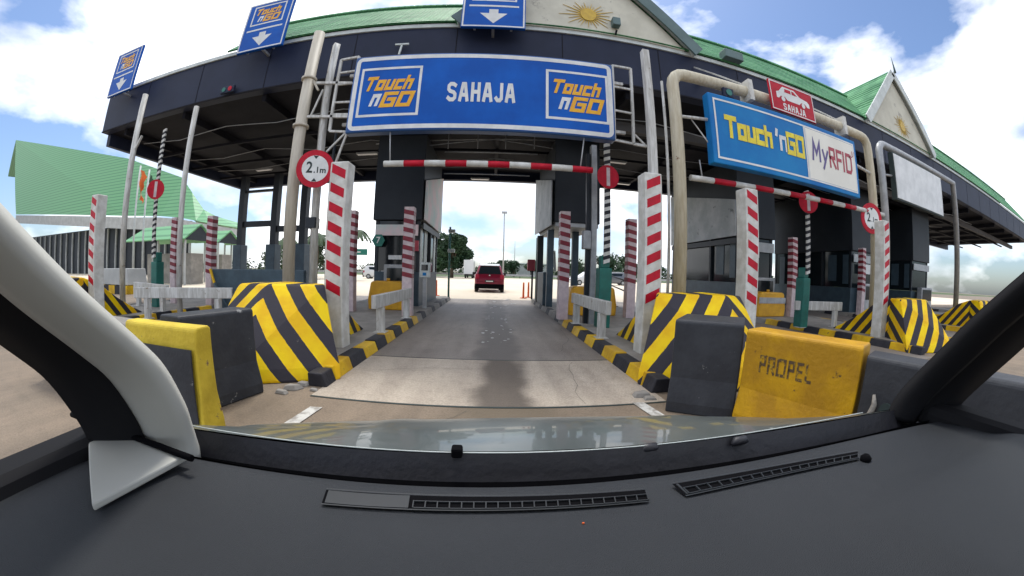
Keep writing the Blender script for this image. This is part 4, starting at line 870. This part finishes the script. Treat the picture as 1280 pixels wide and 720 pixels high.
# traffic light, orange posts, far boom poles
t = thing('signal_box', (1.62, 13.9, .15), 'red signal box on a thin post at the exit of the open lane', 'signal')
m = MB(); m.tube([(1.66, 14.0, .146), (1.66, 14.0, 1.3)], .04, 8); m.build('post', M['steel'], t); m = MB(); m.box(1.45, 1.75, 13.85, 14.05, 1.3, 1.75); m.build('housing', M['brick'], t, bevel=.02)
for i, (x, y) in enumerate(((1.55, 16.4), (1.85, 17.0), (-2.6, 16.6))):
    t = thing('orange_post', (x, y, .004), ('orange delineator post at the exit, nearest to the signal box', 'second orange delineator post behind the first at the exit', 'orange delineator post left of the lane exit behind the booth')[i], 'delineator post', 'orange delineator posts')
    m = MB(); m.tube([(x, y, .02), (x, y, .75)], [.05, .04], 10); m.build('post', M['orange'], t); m = MB(); m.tube([(x, y, .004), (x, y, .03)], .16, 12); m.build('base', M['orange'], t)
t = thing('camera_pole', (-1.72, 14.2, .15), 'thin dark pole with two pale camera heads beyond the left booth', 'camera pole')
m = MB(); m.tube([(-1.72, 14.2, .146), (-1.72, 14.2, 3.0)], .04, 8); m.build('post', M['teal'], t)
for z in (2.75, 1.95): m = MB(); m.box(-1.78, -1.5, 14.05, 14.2, z, z + .14); m.build('camera_head', M['trim'], t, bevel=.02)

# ------------------------------------------------------------------ cars
def make_car(name, loc, rz, paint, label, cat='car', sc=(1, 1, 1), sky_sheen=None):
    q = bpy.data.objects.new(name, None); COL.objects.link(q); tag(q, label, cat)
    W, Hh = .86, 1.66
    def ring(y, w, z0, zb, wr, zt):
        h = [(w * .86, z0), (w * .97, z0 + .10), (w, z0 + .30), (w, zb * .85 + z0 * .15), (w * .985, zb), (wr + (w - wr) * .35, zb + (zt - zb) * .45), (wr, zt - (zt - zb) * .12), (wr * .86, zt - (zt - zb) * .02), (wr * .4, zt)]
        return [(x, y, z) for x, z in h] + [(-x, y, z) for x, z in h[::-1]]
    S = [(-.02, .74, .36, .66, .68, .72), (.02, .80, .26, .82, .76, .92), (.06, .84, .22, .95, .76, 1.06), (.16, .86, .21, 1.0, .71, 1.36), (.28, .86, .21, 1.0, .67, 1.56), (.42, .86, .21, 1.0, .65, 1.64), (1.0, .86, .21, 1.0, .64, Hh), (2.0, .86, .21, .98, .63, 1.63), (2.35, .86, .21, .97, .64, 1.52), (2.95, .86, .21, .95, .70, 1.08), (3.1, .86, .21, .93, .72, 1.0), (3.8, .84, .22, .80, .68, .86), (4.05, .78, .26, .62, .60, .70), (4.1, .7, .34, .55, .5, .6)]
    b = MB().loft([ring(*s) for s in S]); bo = b.build('body', paint, None); bo.parent = q
    def part(mb, nm, mt, bev=0): o = mb.build(nm, mt, None, bevel=bev); o.parent = q; return o
    m = MB(); m.add([(-.66, .045, 1.08), (.66, .045, 1.08), (.56, .215, 1.52), (-.56, .215, 1.52), (-.66, .15, 1.08), (.66, .15, 1.08), (.56, .28, 1.52), (-.56, .28, 1.52)], [(0, 1, 2, 3), (7, 6, 5, 4), (0, 4, 5, 1), (1, 5, 6, 2), (2, 6, 7, 3), (3, 7, 4, 0)]); part(m, 'rear_window', M['glass'], .01)
    for sx in (-1, 1):
        m = MB(); m.add([(sx * .80, .9, 1.04), (sx * .80, 2.6, 1.02), (sx * .70, 2.1, 1.50), (sx * .70, .7, 1.50)], [(0, 1, 2, 3)] if sx > 0 else [(3, 2, 1, 0)]); part(m, 'side_window', M['glass'])
        m = MB(); m.add([(sx * .84, -.03, .78), (sx * .60, -.045, .80), (sx * .62, .03, 1.04), (sx * .83, .05, 1.05), (sx * .875, .2, .80), (sx * .87, .22, 1.04)], [(0, 1, 2, 3), (0, 3, 5, 4)] if sx < 0 else [(3, 2, 1, 0), (4, 5, 3, 0)]); part(m, 'tail_light', M['taillight'])
        m = MB(); m.box(min(sx * .84, sx * 1.08), max(sx * .84, sx * 1.08), 2.2, 2.4, .98, 1.18); part(m, 'wing_mirror', M['mirrorpod'], .03)
        m = MB(); m.tube([(sx * .60, .5, 1.68), (sx * .60, 2.0, 1.68)], .018, 6); part(m, 'roof_rail', M['trim'])
        for y in (.72, 3.2):
            m = MB(); m.tube([(sx * .66, y, .31), (sx * .87, y, .31)], .31, 20); wh = part(m, 'tyre', M['tyre'])
            m = MB(); m.tube([(sx * .86, y, .31), (sx * .885, y, .31)], .19, 14); part(m, 'wheel_rim', M['steel_light'])
    m = MB(); m.box(-.84, .84, -.06, .1, .22, .50); part(m, 'rear_bumper_trim', M['dashblk'], .03)
    m = MB(); m.box(-.26, .26, -.055, -.03, .60, .72); part(m, 'number_plate', M['ink']); m = MB(); m.box(-.20, .20, -.060, -.056, .635, .685); part(m, 'plate_lettering', M['sign_white'])
    m = MB(); m.plate([(-.56, .19, 1.555), (.56, .19, 1.555), (.58, .5, 1.655), (-.58, .5, 1.655)], (0, 0, 1), .03); part(m, 'roof_spoiler', sky_sheen or paint, .01)
    m = MB(); m.box(-.045, .045, .02, .045, .97, 1.03); part(m, 'badge', M['trim'], .01)
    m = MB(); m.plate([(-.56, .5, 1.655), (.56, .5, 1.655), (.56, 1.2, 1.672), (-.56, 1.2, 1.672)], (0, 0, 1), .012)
    if sky_sheen: part(m, 'roof_sky_reflection', sky_sheen)  # pale plate paints the reflected sky onto the roof
    q.location = loc; q.rotation_euler = (0, 0, rz); q.scale = sc
    return q
M['taillight'] = mat('tail_light_plastic', (.40, .03, .06), (.3, .02, .04), 4, .2, coat=.5)
make_car('car', (-.08, 20.2, .004), radians(1), M['carred'], 'dark red hatchback seen from behind, leaving through the open lane', sky_sheen=M['carwhite'])  # white on roof and spoiler stands in for sky reflected in red paint
make_car('car', (13.2, 40, .004), radians(95), M['carwhite'], 'white car parked beyond the right booth, seen between posts')
make_car('car', (17.5, 43, .004), radians(85), M['cargrey'], 'grey car parked beyond the plaza to the right')
make_car('car', (-16.5, 44, .004), radians(-85), M['carwhite'], 'white car far off behind the left white column')
t = thing('box_truck', (-3.9, 60, .004), 'pale box truck far off left of the red hatchback', 'truck')
m = MB(); m.box(-4.75, -3.05, 60, 66, .75, 3.2); m.build('cargo_box', M['carwhite'], t, bevel=.03); m = MB(); m.box(-4.7, -3.1, 66.1, 67.8, .6, 2.4); m.build('cab', M['carwhite'], t, bevel=.08)
m = MB(); m.box(-4.6, -3.2, 60.1, 67, .45, .7); m.build('chassis', M['tyre'], t)
for x in (-4.6, -3.4):
    for y in (61, 66.6): m = MB(); m.tube([(x, y, .45), (x + .25, y, .45)], .45, 16); m.build('wheel', M['tyre'], t)

# ------------------------------------------------------------------ far background
t = thing('lamp_mast', (2.05, 60, 0), 'tall lamp mast standing far off beyond the exit', 'lamp mast')
m = MB(); m.tube([(2.05, 60, 0), (2.0, 60, 11.4)], [.16, .08], 10); m.build('mast', M['steel_light'], t); m = MB(); m.box(1.55, 2.45, 59.8, 60.2, 11.4, 11.75); m.build('lamp_head', M['steel_light'], t, bevel=.05)
t = thing('lamp_mast', (8.6, 130, 0), 'very distant thin mast right of the lamp mast', 'lamp mast'); m = MB(); m.tube([(8.6, 130, 0), (8.6, 130, 13)], [.16, .08], 8); m.build('mast', M['steel_light'], t)
def leaf_cloud(mb, blobs, n, s, rnd):
    for i in range(n):
        c, r = rnd.choice(blobs); c = Vector(c)
        while True:
            v = Vector((rnd.uniform(-1, 1), rnd.uniform(-1, 1), rnd.uniform(-1, 1)))
            if .25 < v.length < 1: break
        v *= (.72 + .28 * rnd.random()) / max(v.length, .35) if rnd.random() < .6 else 1
        p = c + Vector((v.x * r, v.y * r, v.z * r * .8)); a = Vector((rnd.gauss(0, 1), rnd.gauss(0, 1), rnd.gauss(0, .7))).normalized(); b = a.cross(Vector((rnd.gauss(0, 1), rnd.gauss(0, 1), rnd.gauss(0, 1)))).normalized()
        ss = s * rnd.uniform(.6, 1.3); mb.add([p - a * ss, p + b * ss * .5, p + a * ss, p - b * ss * .5], [(0, 1, 2, 3)])
def tree(loc, h, r, label, seed, lm, n=2600, group='trees beyond the plaza', asp=1.0, zlo=.42):
    rnd = random.Random(seed); x, y, z = loc
    q = thing('tree', loc, label, 'tree', group); tk = MB(); top = Vector((x + rnd.uniform(-.3, .3), y, h * .62)); tk.tube([(x, y, 0), (x, y, h * .25), top], [r * .09, r * .07, r * .04], 8)
    blobs = []
    for i in range(11):
        a = rnd.uniform(0, 2 * pi); rr = r * rnd.uniform(.15, .72); zz = h * rnd.uniform(zlo, .84); c = (x + rr * cos(a) * asp, y + rr * sin(a), zz); blobs.append((c, r * rnd.uniform(.28, .48)))
        tk.tube([(x, y, h * .25), c], [r * .04, r * .012], 5)
    blobs.append(((x, y, h * .8), r * .4)); tk.build('trunk', M['bark'], q)
    cw = MB(); leaf_cloud(cw, blobs, n, r * .085, rnd); cw.build('crown', lm, q, solid=-1); return q
def palm(loc, h, label, seed):
    rnd = random.Random(seed); x, y, z = loc; q = thing('palm_tree', loc, label, 'palm tree', 'palms beyond the left lanes'); MB().tube([(x, y, 0), (x + .2, y, h * .6), (x + .1, y, h)], [.22, .16, .12], 8).build('trunk', M['bark'], q)
    m = MB()
    for i in range(16):
        a = 2 * pi * i / 16 + rnd.uniform(-.2, .2); el = rnd.uniform(.1, 1.0); u = Vector((cos(a), sin(a), 0)); p0 = Vector((x + .1, y, h)); L_ = rnd.uniform(1.6, 2.3); pr = None
        for k in range(9):
            tt = k / 8; p = p0 + u * L_ * tt + Vector((0, 0, L_ * (el * tt - (.5 + el) * tt * tt)))
            if pr is not None:
                for sd_ in (-1, 1):
                    s_d = Vector((-u.y, u.x, -.5)) * sd_ if sd_ > 0 else Vector((u.y, -u.x, -.5)); m.add([pr, p, p + s_d * .42 * (1 - tt * .6), pr + s_d * .35 * (1 - tt * .6)], [(0, 1, 2, 3)])
            pr = p
    m.build('crown', M['leaf2'], q, solid=-1); return q
tree((-7.0, 62, 0), 8.2, 3.6, 'large dense dark green tree directly left of the red hatchback', 3, M['leaf'], 9000, zlo=.22)
tree((-12.0, 68, 0), 8.6, 4.4, 'dark tree mostly behind the left booth', 5, M['leaf'], 5000, zlo=.2)
for i, (x, y, h, r) in enumerate(((6.5, 100, 4.6, 3.4), (12.0, 104, 5.0, 3.6), (3.5, 112, 5.2, 3.0), (21, 84, 5.0, 3.8), (27, 80, 6.0, 4.2), (34, 82, 6.4, 4.4), (42, 84, 5.5, 4.5))):
    tree((x, y, 0), h, r, ('low bushy tree just right of the lamp mast', 'low tree behind the signal box', 'pale low tree beyond the exit left of the distant mast', 'tree seen between posts of the open right booth', 'tree above the parked white car', 'tree seen left of the cream pipe', 'tree beyond the right booths')[i], 20 + i, M['leaf2'] if i % 2 else M['leaf'], 1600)
for i, (x, y, h, r) in enumerate(((-26, 46, 5.6, 2.6), (-31, 50, 5.0, 2.8), (-20, 40, 5.2, 2.2), (-36, 52, 4.6, 3))):
    tree((x, y, 0), h, r, ('pale feathery tree seen through the steel frame', 'tree left of the steel frame above the shelter', 'tree directly behind the left white column', 'tree beside the green roofed hall')[i], 40 + i, M['leaf2'], 1500)
palm((-23.5, 36, 0), 4.3, 'palm seen in the left opening of the steel frame', 1); palm((-20.0, 37, 0), 4.8, 'palm seen right of the steel frame behind the beige pipe', 2); palm((-14.8, 36, 0), 5.2, 'palm right of the left white column', 4)
# low wood at the horizon
m = MB(); rn = random.Random(9); bl = [((x, 230 + rn.uniform(-10, 10), rn.uniform(0, 3.5)), rn.uniform(3, 6.5)) for x in range(-420, 421, 6)]; leaf_cloud(m, bl, 16000, 1.1, rn)
tag(m.build('distant_wood', M['leaf2'], solid=-1), 'low line of distant trees along the horizon', 'wood', kind='stuff')
for (x0_, x1_, y_, lb) in ((-60, -2, 73, 'long roadside crash rail left of the far truck'), (2, 60, 73, 'long roadside crash rail behind the parked cars')):
    t = thing('road_rail', ((x0_ + x1_) / 2, y_, 0), lb, 'crash rail'); m = MB(); m.box(x0_, x1_, y_, y_ + .08, .45, .85); m.build('beam', M['steel_light'], t)
    m = MB(); [m.box(x_, x_ + .12, y_ + .09, y_ + .2, 0, .8) for x_ in range(x0_, x1_, 4)]; tag(m.build('posts', M['steel'], t), kind='stuff')
t = thing('far_building', (14, 118, 0), 'low pale building beyond the trees right of the exit', 'building'); MB().box(9, 20, 118, 124, 0, 4.2).build('wall', M['wallfar'], t); MB().box(8.6, 20.4, 117.6, 124.4, 4.2, 4.5).build('roof', M['trim'], t)
# handrail seen right of the boom gate
t = thing('handrail', (9, 24, 0), 'dark sloping handrail beyond the right booth frame', 'handrail')
m = MB(); a0, b0_ = at(735, 335, Y=20), at(785, 352, Y=14); m.tube([a0, b0_], .03, 6); m.tube([a0 - Vector((0, 0, .45)), b0_ - Vector((0, 0, .45))], .03, 6)
for k in (0, .33, .66, 1): p_ = a0.lerp(b0_, k); m.tube([(p_.x, p_.y, 0.0), p_], .03, 6)
m.build('rail', M['steel'], t)

# green roofed hall, shelters, flag poles on the left
t = thing('hall', (-55, 42, 0), 'large hall with a sweeping green roof at the left edge', 'hall')
Yh = 40.0; r_ = MB()
top = [at(*p, Y=Yh) for p in ((20, 175), (160, 198), (228, 222), (240, 240), (255, 262), (270, 270), (300, 279))]
bot = [at(*p, Y=Yh - 3) for p in ((20, 268), (160, 270), (200, 270), (225, 272), (245, 276), (262, 279), (300, 285))]
fr_ = [(a, b) for a, b in zip(top, bot)]
back = [a + Vector((a.x * .42, 16, 0)) for a in top]
r_.loft([top, bot], 0, smooth=False, close=False); r_.loft([back, top], 0, smooth=False, close=False)
M['hallroof'] = mat('ribbed_green_roof', (.10, .33, .17), None, 3, .5)
_t = M['hallroof'].node_tree; _w = _t.nodes.new('ShaderNodeTexWave'); _w.bands_direction = 'Z'; _w.inputs['Scale'].default_value = .55; _c = _t.nodes.new('ShaderNodeTexCoord'); _r = _t.nodes.new('ShaderNodeValToRGB'); _r.color_ramp.elements[0].color = (.055, .20, .085, 1); _r.color_ramp.elements[1].color = (.13, .36, .16, 1); _r.color_ramp.elements[1].position = .3
_t.links.new(_c.outputs['Object'], _w.inputs['Vector']); _t.links.new(_w.outputs['Fac'], _r.inputs[0]); _t.links.new(_r.outputs[0], _t.nodes['Principled BSDF'].inputs['Base Color'])
r_.build('roof', M['hallroof'], t, solid=-1)
m = MB(); lo = [b - Vector((0, 0, .2)) for b in bot]; lo2 = [b - Vector((0, 0, 2.0 if i < 5 else 1.0)) for i, b in enumerate(bot)]; m.loft([lo, lo2], 0, smooth=False, close=False); m.build('eave', M['wallfar'], t, solid=-1)
m = MB(); m.box(-140, -48, 41, 44, 0, 8.2); m.build('wall', M['steel'], t)
m = MB(); 
for x in range(-138, -44, 3): m.box(x, x + .35, 40.7, 40.95, 0, 8)
m.build('mullion', M['wallfar'], t)
def shelter(px0, py0, px1, py1, px2, py2, Y, dep, label):
    """ridge from (px0,py0) to gable peak (px1,py1); eave corner (px2,py2)"""
    a, b, c = at(px0, py0, Y=Y), at(px1, py1, Y=Y), at(px2, py2, Y=Y - 1.2); q = thing('shelter', (b.x - 2, Y, 0), label, 'shelter', 'small green roofed shelters at the left')
    zr_, ze_ = b.z, c.z; x0, x1 = a.x, b.x; e_ = 1.6
    m = MB(); m.plate([(x0 - .8, Y - e_, ze_), (x1, Y - e_, ze_), (x1, Y, zr_), (x0, Y, zr_)], (0, -.5, .8), .08); m.plate([(x0, Y, zr_), (x1, Y, zr_), (x1, Y + e_, ze_), (x0, Y + e_, ze_)], (0, .5, .8), .08); m.build('roof', M['hallroof'], q)
    m = MB(); m.add([(x1 - .1, Y - e_ + .1, ze_), (x1 - .1, Y + e_ - .1, ze_), (x1 - .1, Y, zr_ - .1)], [(0, 1, 2)]); m.build('gable_end', M['steel'], q)
    for x in (x0 + .2, (x0 + x1) / 2, x1 - .25):
        for y in (Y - e_ + .3, Y + e_ - .3): m = MB(); m.box(x - .06, x + .06, y - .06, y + .06, 0, ze_ + .05); m.build('post', M['wallfar'], q)
    m = MB(); m.box(x0 + .6, x1 - .8, Y - .2, Y + e_ - .5, 0, ze_ * .72); m.build('wall', M['concrete'], q)
    return q
shelter(183, 284, 252, 281, 170, 303, 20, 3, 'green roofed shelter left of the slim striped post'); shelter(268, 287, 289, 289, 262, 304, 25, 3, 'smaller green roofed shelter right of the first')
for i, (px, pt) in enumerate(((176, 207), (187, 212), (200, 212))):
    p = at(px, pt, Y=13.5); q = thing('flag_pole', (p.x, 13.5, 0), ('white flag pole with an orange flag, leftmost of three', 'white flag pole with a small green flag, middle of three', 'bare white flag pole, rightmost of three')[i], 'flag pole', 'white flag poles at the left')
    MB().tube([(p.x, 13.5, 0), (p.x, 13.5, p.z)], .05, 8).build('pole', M['trim'], q)
    if i < 2:
        m = MB(); cols = []; n_ = 10; hgt = (1.7, .95)[i]; wf = (.75, .5)[i]
        rings = []
        for k in range(n_ + 1):
            z = p.z - .25 - hgt * k / n_ * (1 if i == 0 else 1); rings.append([(p.x + .05 + k * .03, 13.5 + .08 * sin(k), z), (p.x + .05 + wf * .5 + .05 * k * (.4), 13.42 + .1 * cos(k * 1.3), z - .12), (p.x + .05 + wf * (.7 + .2 * sin(k * .8)), 13.5 + .1 * sin(k * 1.7), z - .3)])
        m.loft(rings, 0, smooth=True, close=False); m.build('flag', M['orange'] if i == 0 else M['leaf'], q, solid=-1)
t = thing('kiosk', (-17.5, 11.2, .146), 'pale grey planter like kiosk with a striped base at the left edge', 'kiosk')
m = MB(); m.add([(-18.9, 10.8, .4), (-16.3, 10.8, .4), (-16.5, 10.9, 1.15), (-18.9, 10.9, 1.15), (-18.9, 12, .4), (-16.3, 12, .4), (-16.5, 12, 1.15), (-18.9, 12, 1.15)], [(0, 1, 2, 3), (7, 6, 5, 4), (0, 4, 5, 1), (1, 5, 6, 2), (2, 6, 7, 3), (3, 7, 4, 0)]); m.build('body', M['wallfar'], t, bevel=.03)
m = MB(); [m.box(-19 + k * .55, -19 + (k + 1) * .55, 10.7, 12, .0, .38, k % 2) for k in range(5)]; m.build('striped_base', [M['yellow'], M['black']], t)
t = thing('direction_sign', (-6.2, 24, 0), 'small green direction board beyond the left booth', 'direction sign')
p = at(450, 315, Y=24); m = MB(); m.box(p.x - .55, p.x + .55, 24, 24.06, p.z - .22, p.z + .22); m.build('board', M['greenflag'], t); m = MB(); m.bar((p.x - .4, 24.09, 0), (p.x - .4, 24.09, p.z), .07); m.build('post', M['steel_light'], t)
m = MB(); m.box(p.x - .42, p.x + .05, 23.99, 23.998, p.z - .04, p.z + .04); m.build('arrow_mark', M['sign_white'], t)

# ------------------------------------------------------------------ own car: bonnet, cowl, dashboard, pillars
car = thing('car', (.15, .3, 0), 'nearest car, seen from inside: dark grey dashboard and silver bonnet along the bottom', 'car')
XC = .16
def grid(fn, xs, ys, mt, name, smooth=True, th=0):
    m = MB(); nx = len(xs)
    vs = [fn(x, y) for y in ys for x in xs]; fs = [(j * nx + i, j * nx + i + 1, (j + 1) * nx + i + 1, (j + 1) * nx + i) for j in range(len(ys) - 1) for i in range(nx - 1)]
    m.add(vs, fs, 0, smooth); return m.build(name, mt, car, solid=-1)
def lin(a, b, n): return [a + (b - a) * i / (n - 1) for i in range(n)]
ZD = .87
def rimY(x): u = (x - XC) / .9; return .495 - .055 * u * u - .012 * u ** 4
def dash(x, v):     # v 0..1 from rim towards the camera
    y0 = rimY(x); y = y0 + (-.12 - y0) * v
    z = ZD - .004 * cos(min(v * 12, pi)) - .010 * max(0, .05 - v) / .05
    b = math.exp(-((x - .62) / .13) ** 2) * (1 / (1 + math.exp(-(v - .42) * 26)))      # driver's instrument hood
    b2 = 1 / (1 + math.exp(-(x - .50) * 40)) * (1 / (1 + math.exp(-(v - .40) * 30)))
    return (x, y, z + .022 * b2 + .008 * sin(v * 3) - .006 * ((x - XC) / .8) ** 2)
grid(dash, lin(-.86, 1.18, 80), [0, .01, .02, .035, .05] + lin(.07, 1, 40), M['dash'], 'dashboard')
# black gap and cowl
def gap(x, v): return (x, rimY(x) + .115 * v, ZD - .014 - .09 * sin(pi * min(v * 1.1, 1)) + .0 * v)
def cowlY(x): u = (x - XC) / .9; return .578 - .062 * u * u
def cowl(x, v):
    y0 = rimY(x) + .03; y1 = cowlY(x); y = y0 + (y1 - y0) * v; z = ZD - .075 + .078 * v ** 1.5
    return (x, y, z - .004 * ((x - XC) / .6) ** 2)
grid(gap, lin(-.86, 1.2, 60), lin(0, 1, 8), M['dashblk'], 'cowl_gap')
grid(cowl, lin(-.86, 1.2, 60), lin(0, .55, 8), M['dashblk'], 'cowl_painted_shade')  # lower cowl coloured black as painted shade behind the dash rim
grid(cowl, lin(-.86, 1.2, 60), lin(.55, 1, 8), M['cowl'], 'cowl')
MB().tube([(x_, cowlY(x_) + .002, ZD + .004) for x_ in lin(XC - .84, XC + .80, 50)], .0014, 5).build('bonnet_edge_highlight', M['trim'], car)  # pale strip paints the light caught by the bonnet's rear edge
def hood(x, v):
    u = (x - XC) / .95; y = cowlY(x) + .008 + (1.30 - .30 * u * u - cowlY(x)) * v
    t = (y - cowlY(x)) / .52
    z = ZD + .005 - .057 * t - .103 * t * t - .075 * u * u * min(1, t * 2 + .15)
    if v > .93: z -= .35 * (v - .93) / .07
    return (x, y, z + .004 * math.exp(-((abs(x - XC) - .42) / .05) ** 2) * min(1, t * 4))
grid(hood, lin(XC - .86, XC + .95, 70), lin(0, 1, 40), M['hood'], 'bonnet')
p = at(571, 562, Z=ZD + .015); m = MB(); m.box(p.x - .010, p.x + .010, p.y - .008, p.y + .015, ZD - .0, ZD + .019); m.build('washer_nozzle', M['dashblk'], car, bevel=.004)
for px, py in ((812, 560), (925, 551)):
    p = at(px, py, Z=ZD - .004); m = MB(); m.tube([(p.x - .022, p.y, ZD - .010), (p.x - .012, p.y, ZD - .004), (p.x + .012, p.y, ZD - .003), (p.x + .022, p.y, ZD - .009)], [.004, .010, .010, .004], 12); m.build('wiper_pivot', M['cowl'], car)
def vent(quad, cells, blank):
    q = [at(x, y, Z=ZD + .006) for x, y in quad]     # back-left, back-right, front-right, front-left
    zz = ZD + .0075
    q = [Vector((p.x, p.y, zz)) for p in q]
    def g(u, v): a = q[0].lerp(q[1], u); b = q[3].lerp(q[2], u); r = a.lerp(b, v); r.y += .02 * 4 * u * (1 - u) * 0.6; return r
    fr = MB(); n = 24
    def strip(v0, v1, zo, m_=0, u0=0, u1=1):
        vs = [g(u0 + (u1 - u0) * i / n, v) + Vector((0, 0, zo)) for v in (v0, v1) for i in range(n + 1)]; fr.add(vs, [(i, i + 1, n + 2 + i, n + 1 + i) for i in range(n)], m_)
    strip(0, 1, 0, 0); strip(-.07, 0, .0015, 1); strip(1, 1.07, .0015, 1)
    fr.build('vent_black_plate', [M['dashblk'], M['vent']], car, solid=-1)  # flat black plate paints the dark inside of the slot, plus rim strips
    fn = MB()
    for k in range(cells + 1):
        u = blank + (1 - blank) * k / cells; a, b = g(u, .50), g(u, .97); fn.bar(a + Vector((0, 0, .0022)), b + Vector((0, 0, .0022)), .0016, .003)
    for v in (.50, .96):
        for k in range(20): fn.bar(g(blank + (1 - blank) * k / 20, v) + Vector((0, 0, .002)), g(blank + (1 - blank) * (k + 1) / 20, v) + Vector((0, 0, .002)), .0014, .0025)
    fn.build('vent_grille', M['vent'], car)
    vs = [g(.01, .1), g(blank * .95, .1), g(blank * .95, .95), g(.01, .95)]; MB().plate(vs, (0, 0, 1), .002).build('vent_blank', M['vent'], car)
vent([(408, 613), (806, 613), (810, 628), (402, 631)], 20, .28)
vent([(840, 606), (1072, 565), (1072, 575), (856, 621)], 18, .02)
p = at(1084, 567, Z=ZD + .02); m = MB(); m.tube([(p.x, p.y, ZD), (p.x, p.y, ZD + .012), (p.x, p.y, ZD + .018)], [.011, .012, .006], 16); m.build('sun_sensor', M['dashblk'], car)
p = at(728, 654, Z=ZD + .01); m = MB(); m.box(p.x, p.x + .003, p.y, p.y + .002, ZD + .008, ZD + .010); m.build('crumb', M['orange'], car)
# pillars (pale trim), door tops, headliner
def pillar(inner, wdt, sx, mt=None):
    rings = []
    for (x, y, z) in inner:
        rings.append([(x, y + .01, z), (x - sx * .0, y - .02, z), (x + sx * wdt * .5, y - .05, z - .005), (x + sx * wdt, y - .05, z - .01), (x + sx * wdt, y + .03, z - .01), (x + sx * wdt * .4, y + .04, z)])
    MB().loft(rings, 0, smooth=True).build('pillar_trim', mt or M['pillar'], car)
LP = [(-.555, .47, .84), (-.555, .463, .895), (-.545, .445, .95), (-.532, .40, 1.03), (-.520, .345, 1.085), (-.50, .25, 1.16), (-.48, .08, 1.29), (-.47, -.1, 1.40)]
def smooth(P, n=4):
    P = [Vector(p) for p in P]; o = []
    for i in range(len(P) - 1):
        a, b, c_2, d_2 = P[max(i - 1, 0)], P[i], P[i + 1], P[min(i + 2, len(P) - 1)]
        for k in range(n): t_ = k / n; o.append(.5 * ((2 * b) + (c_2 - a) * t_ + (2 * a - 5 * b + 4 * c_2 - d_2) * t_ ** 2 + (3 * b - a - 3 * c_2 + d_2) * t_ ** 3))
    return [tuple(p) for p in o + [P[-1]]]
LP = smooth(LP)
pillar(LP, .075, -1)
RP = smooth([(1.11, .50, .84), (1.11, .48, .9), (1.10, .43, .97), (1.07, .35, 1.06), (1.03, .25, 1.16), (.97, .08, 1.29), (.94, -.1, 1.40)])
pillar(RP, .05, 1, M['doorframe'])
for P_, sx_, w_ in ((LP, -1, .072), (RP, 1, .05)):
    m = MB(); m.loft([[(x + sx_ * w_, y + .05, z), (x + sx_ * w_, y - .06, z), (x + sx_ * (w_ + .10), y - .12, z - .01), (x + sx_ * (w_ + .13), y - .10, z - .01), (x + sx_ * (w_ + .10), y + .05, z - .01)] for x, y, z in P_]); m.build('door_frame', M['doorframe'], car)
m = MB(); q = [at(x, y, Z=ZD + .012) for x, y in ((112, 524), (238, 574), (160, 617), (118, 640))]; m.plate(q, (0, 0, 1), .012); m.build('pillar_foot_trim', M['pillar'], car, bevel=.003)
m = MB(); q = [at(x, y, Z=ZD + .03) for x, y in ((90, 518), (160, 543), (200, 558), (240, 573))]; m.tube(q, .006, 8); m.build('windscreen_seal', M['dashblk'], car)
for sx, x in ((-1, -.70), (1, 1.16)):
    m = MB(); m.box(min(x, x + sx * .12), max(x, x + sx * .12), -1.2, .45, .3, .90); m.build('door_panel', M['doorframe'], car, bevel=.03)
m = MB(); m.add([(-.75, -1.3, 1.42), (1.08, -1.3, 1.42), (1.02, -.02, 1.42), (.16, .03, 1.43), (-.66, -.02, 1.42), (-.75, -1.3, 1.47), (1.08, -1.3, 1.47), (1.02, -.02, 1.47), (.16, .03, 1.48), (-.66, -.02, 1.47)], [(0, 1, 2, 3, 4), (9, 8, 7, 6, 5), (0, 5, 6, 1), (1, 6, 7, 2), (2, 7, 8, 3), (3, 8, 9, 4), (4, 9, 5, 0)])
m.build('headliner', M['pillar'], car)
m = MB(); m.box(-.85, 1.15, -1.0, .5, .12, .3); m.build('floor', M['dashblk'], car)
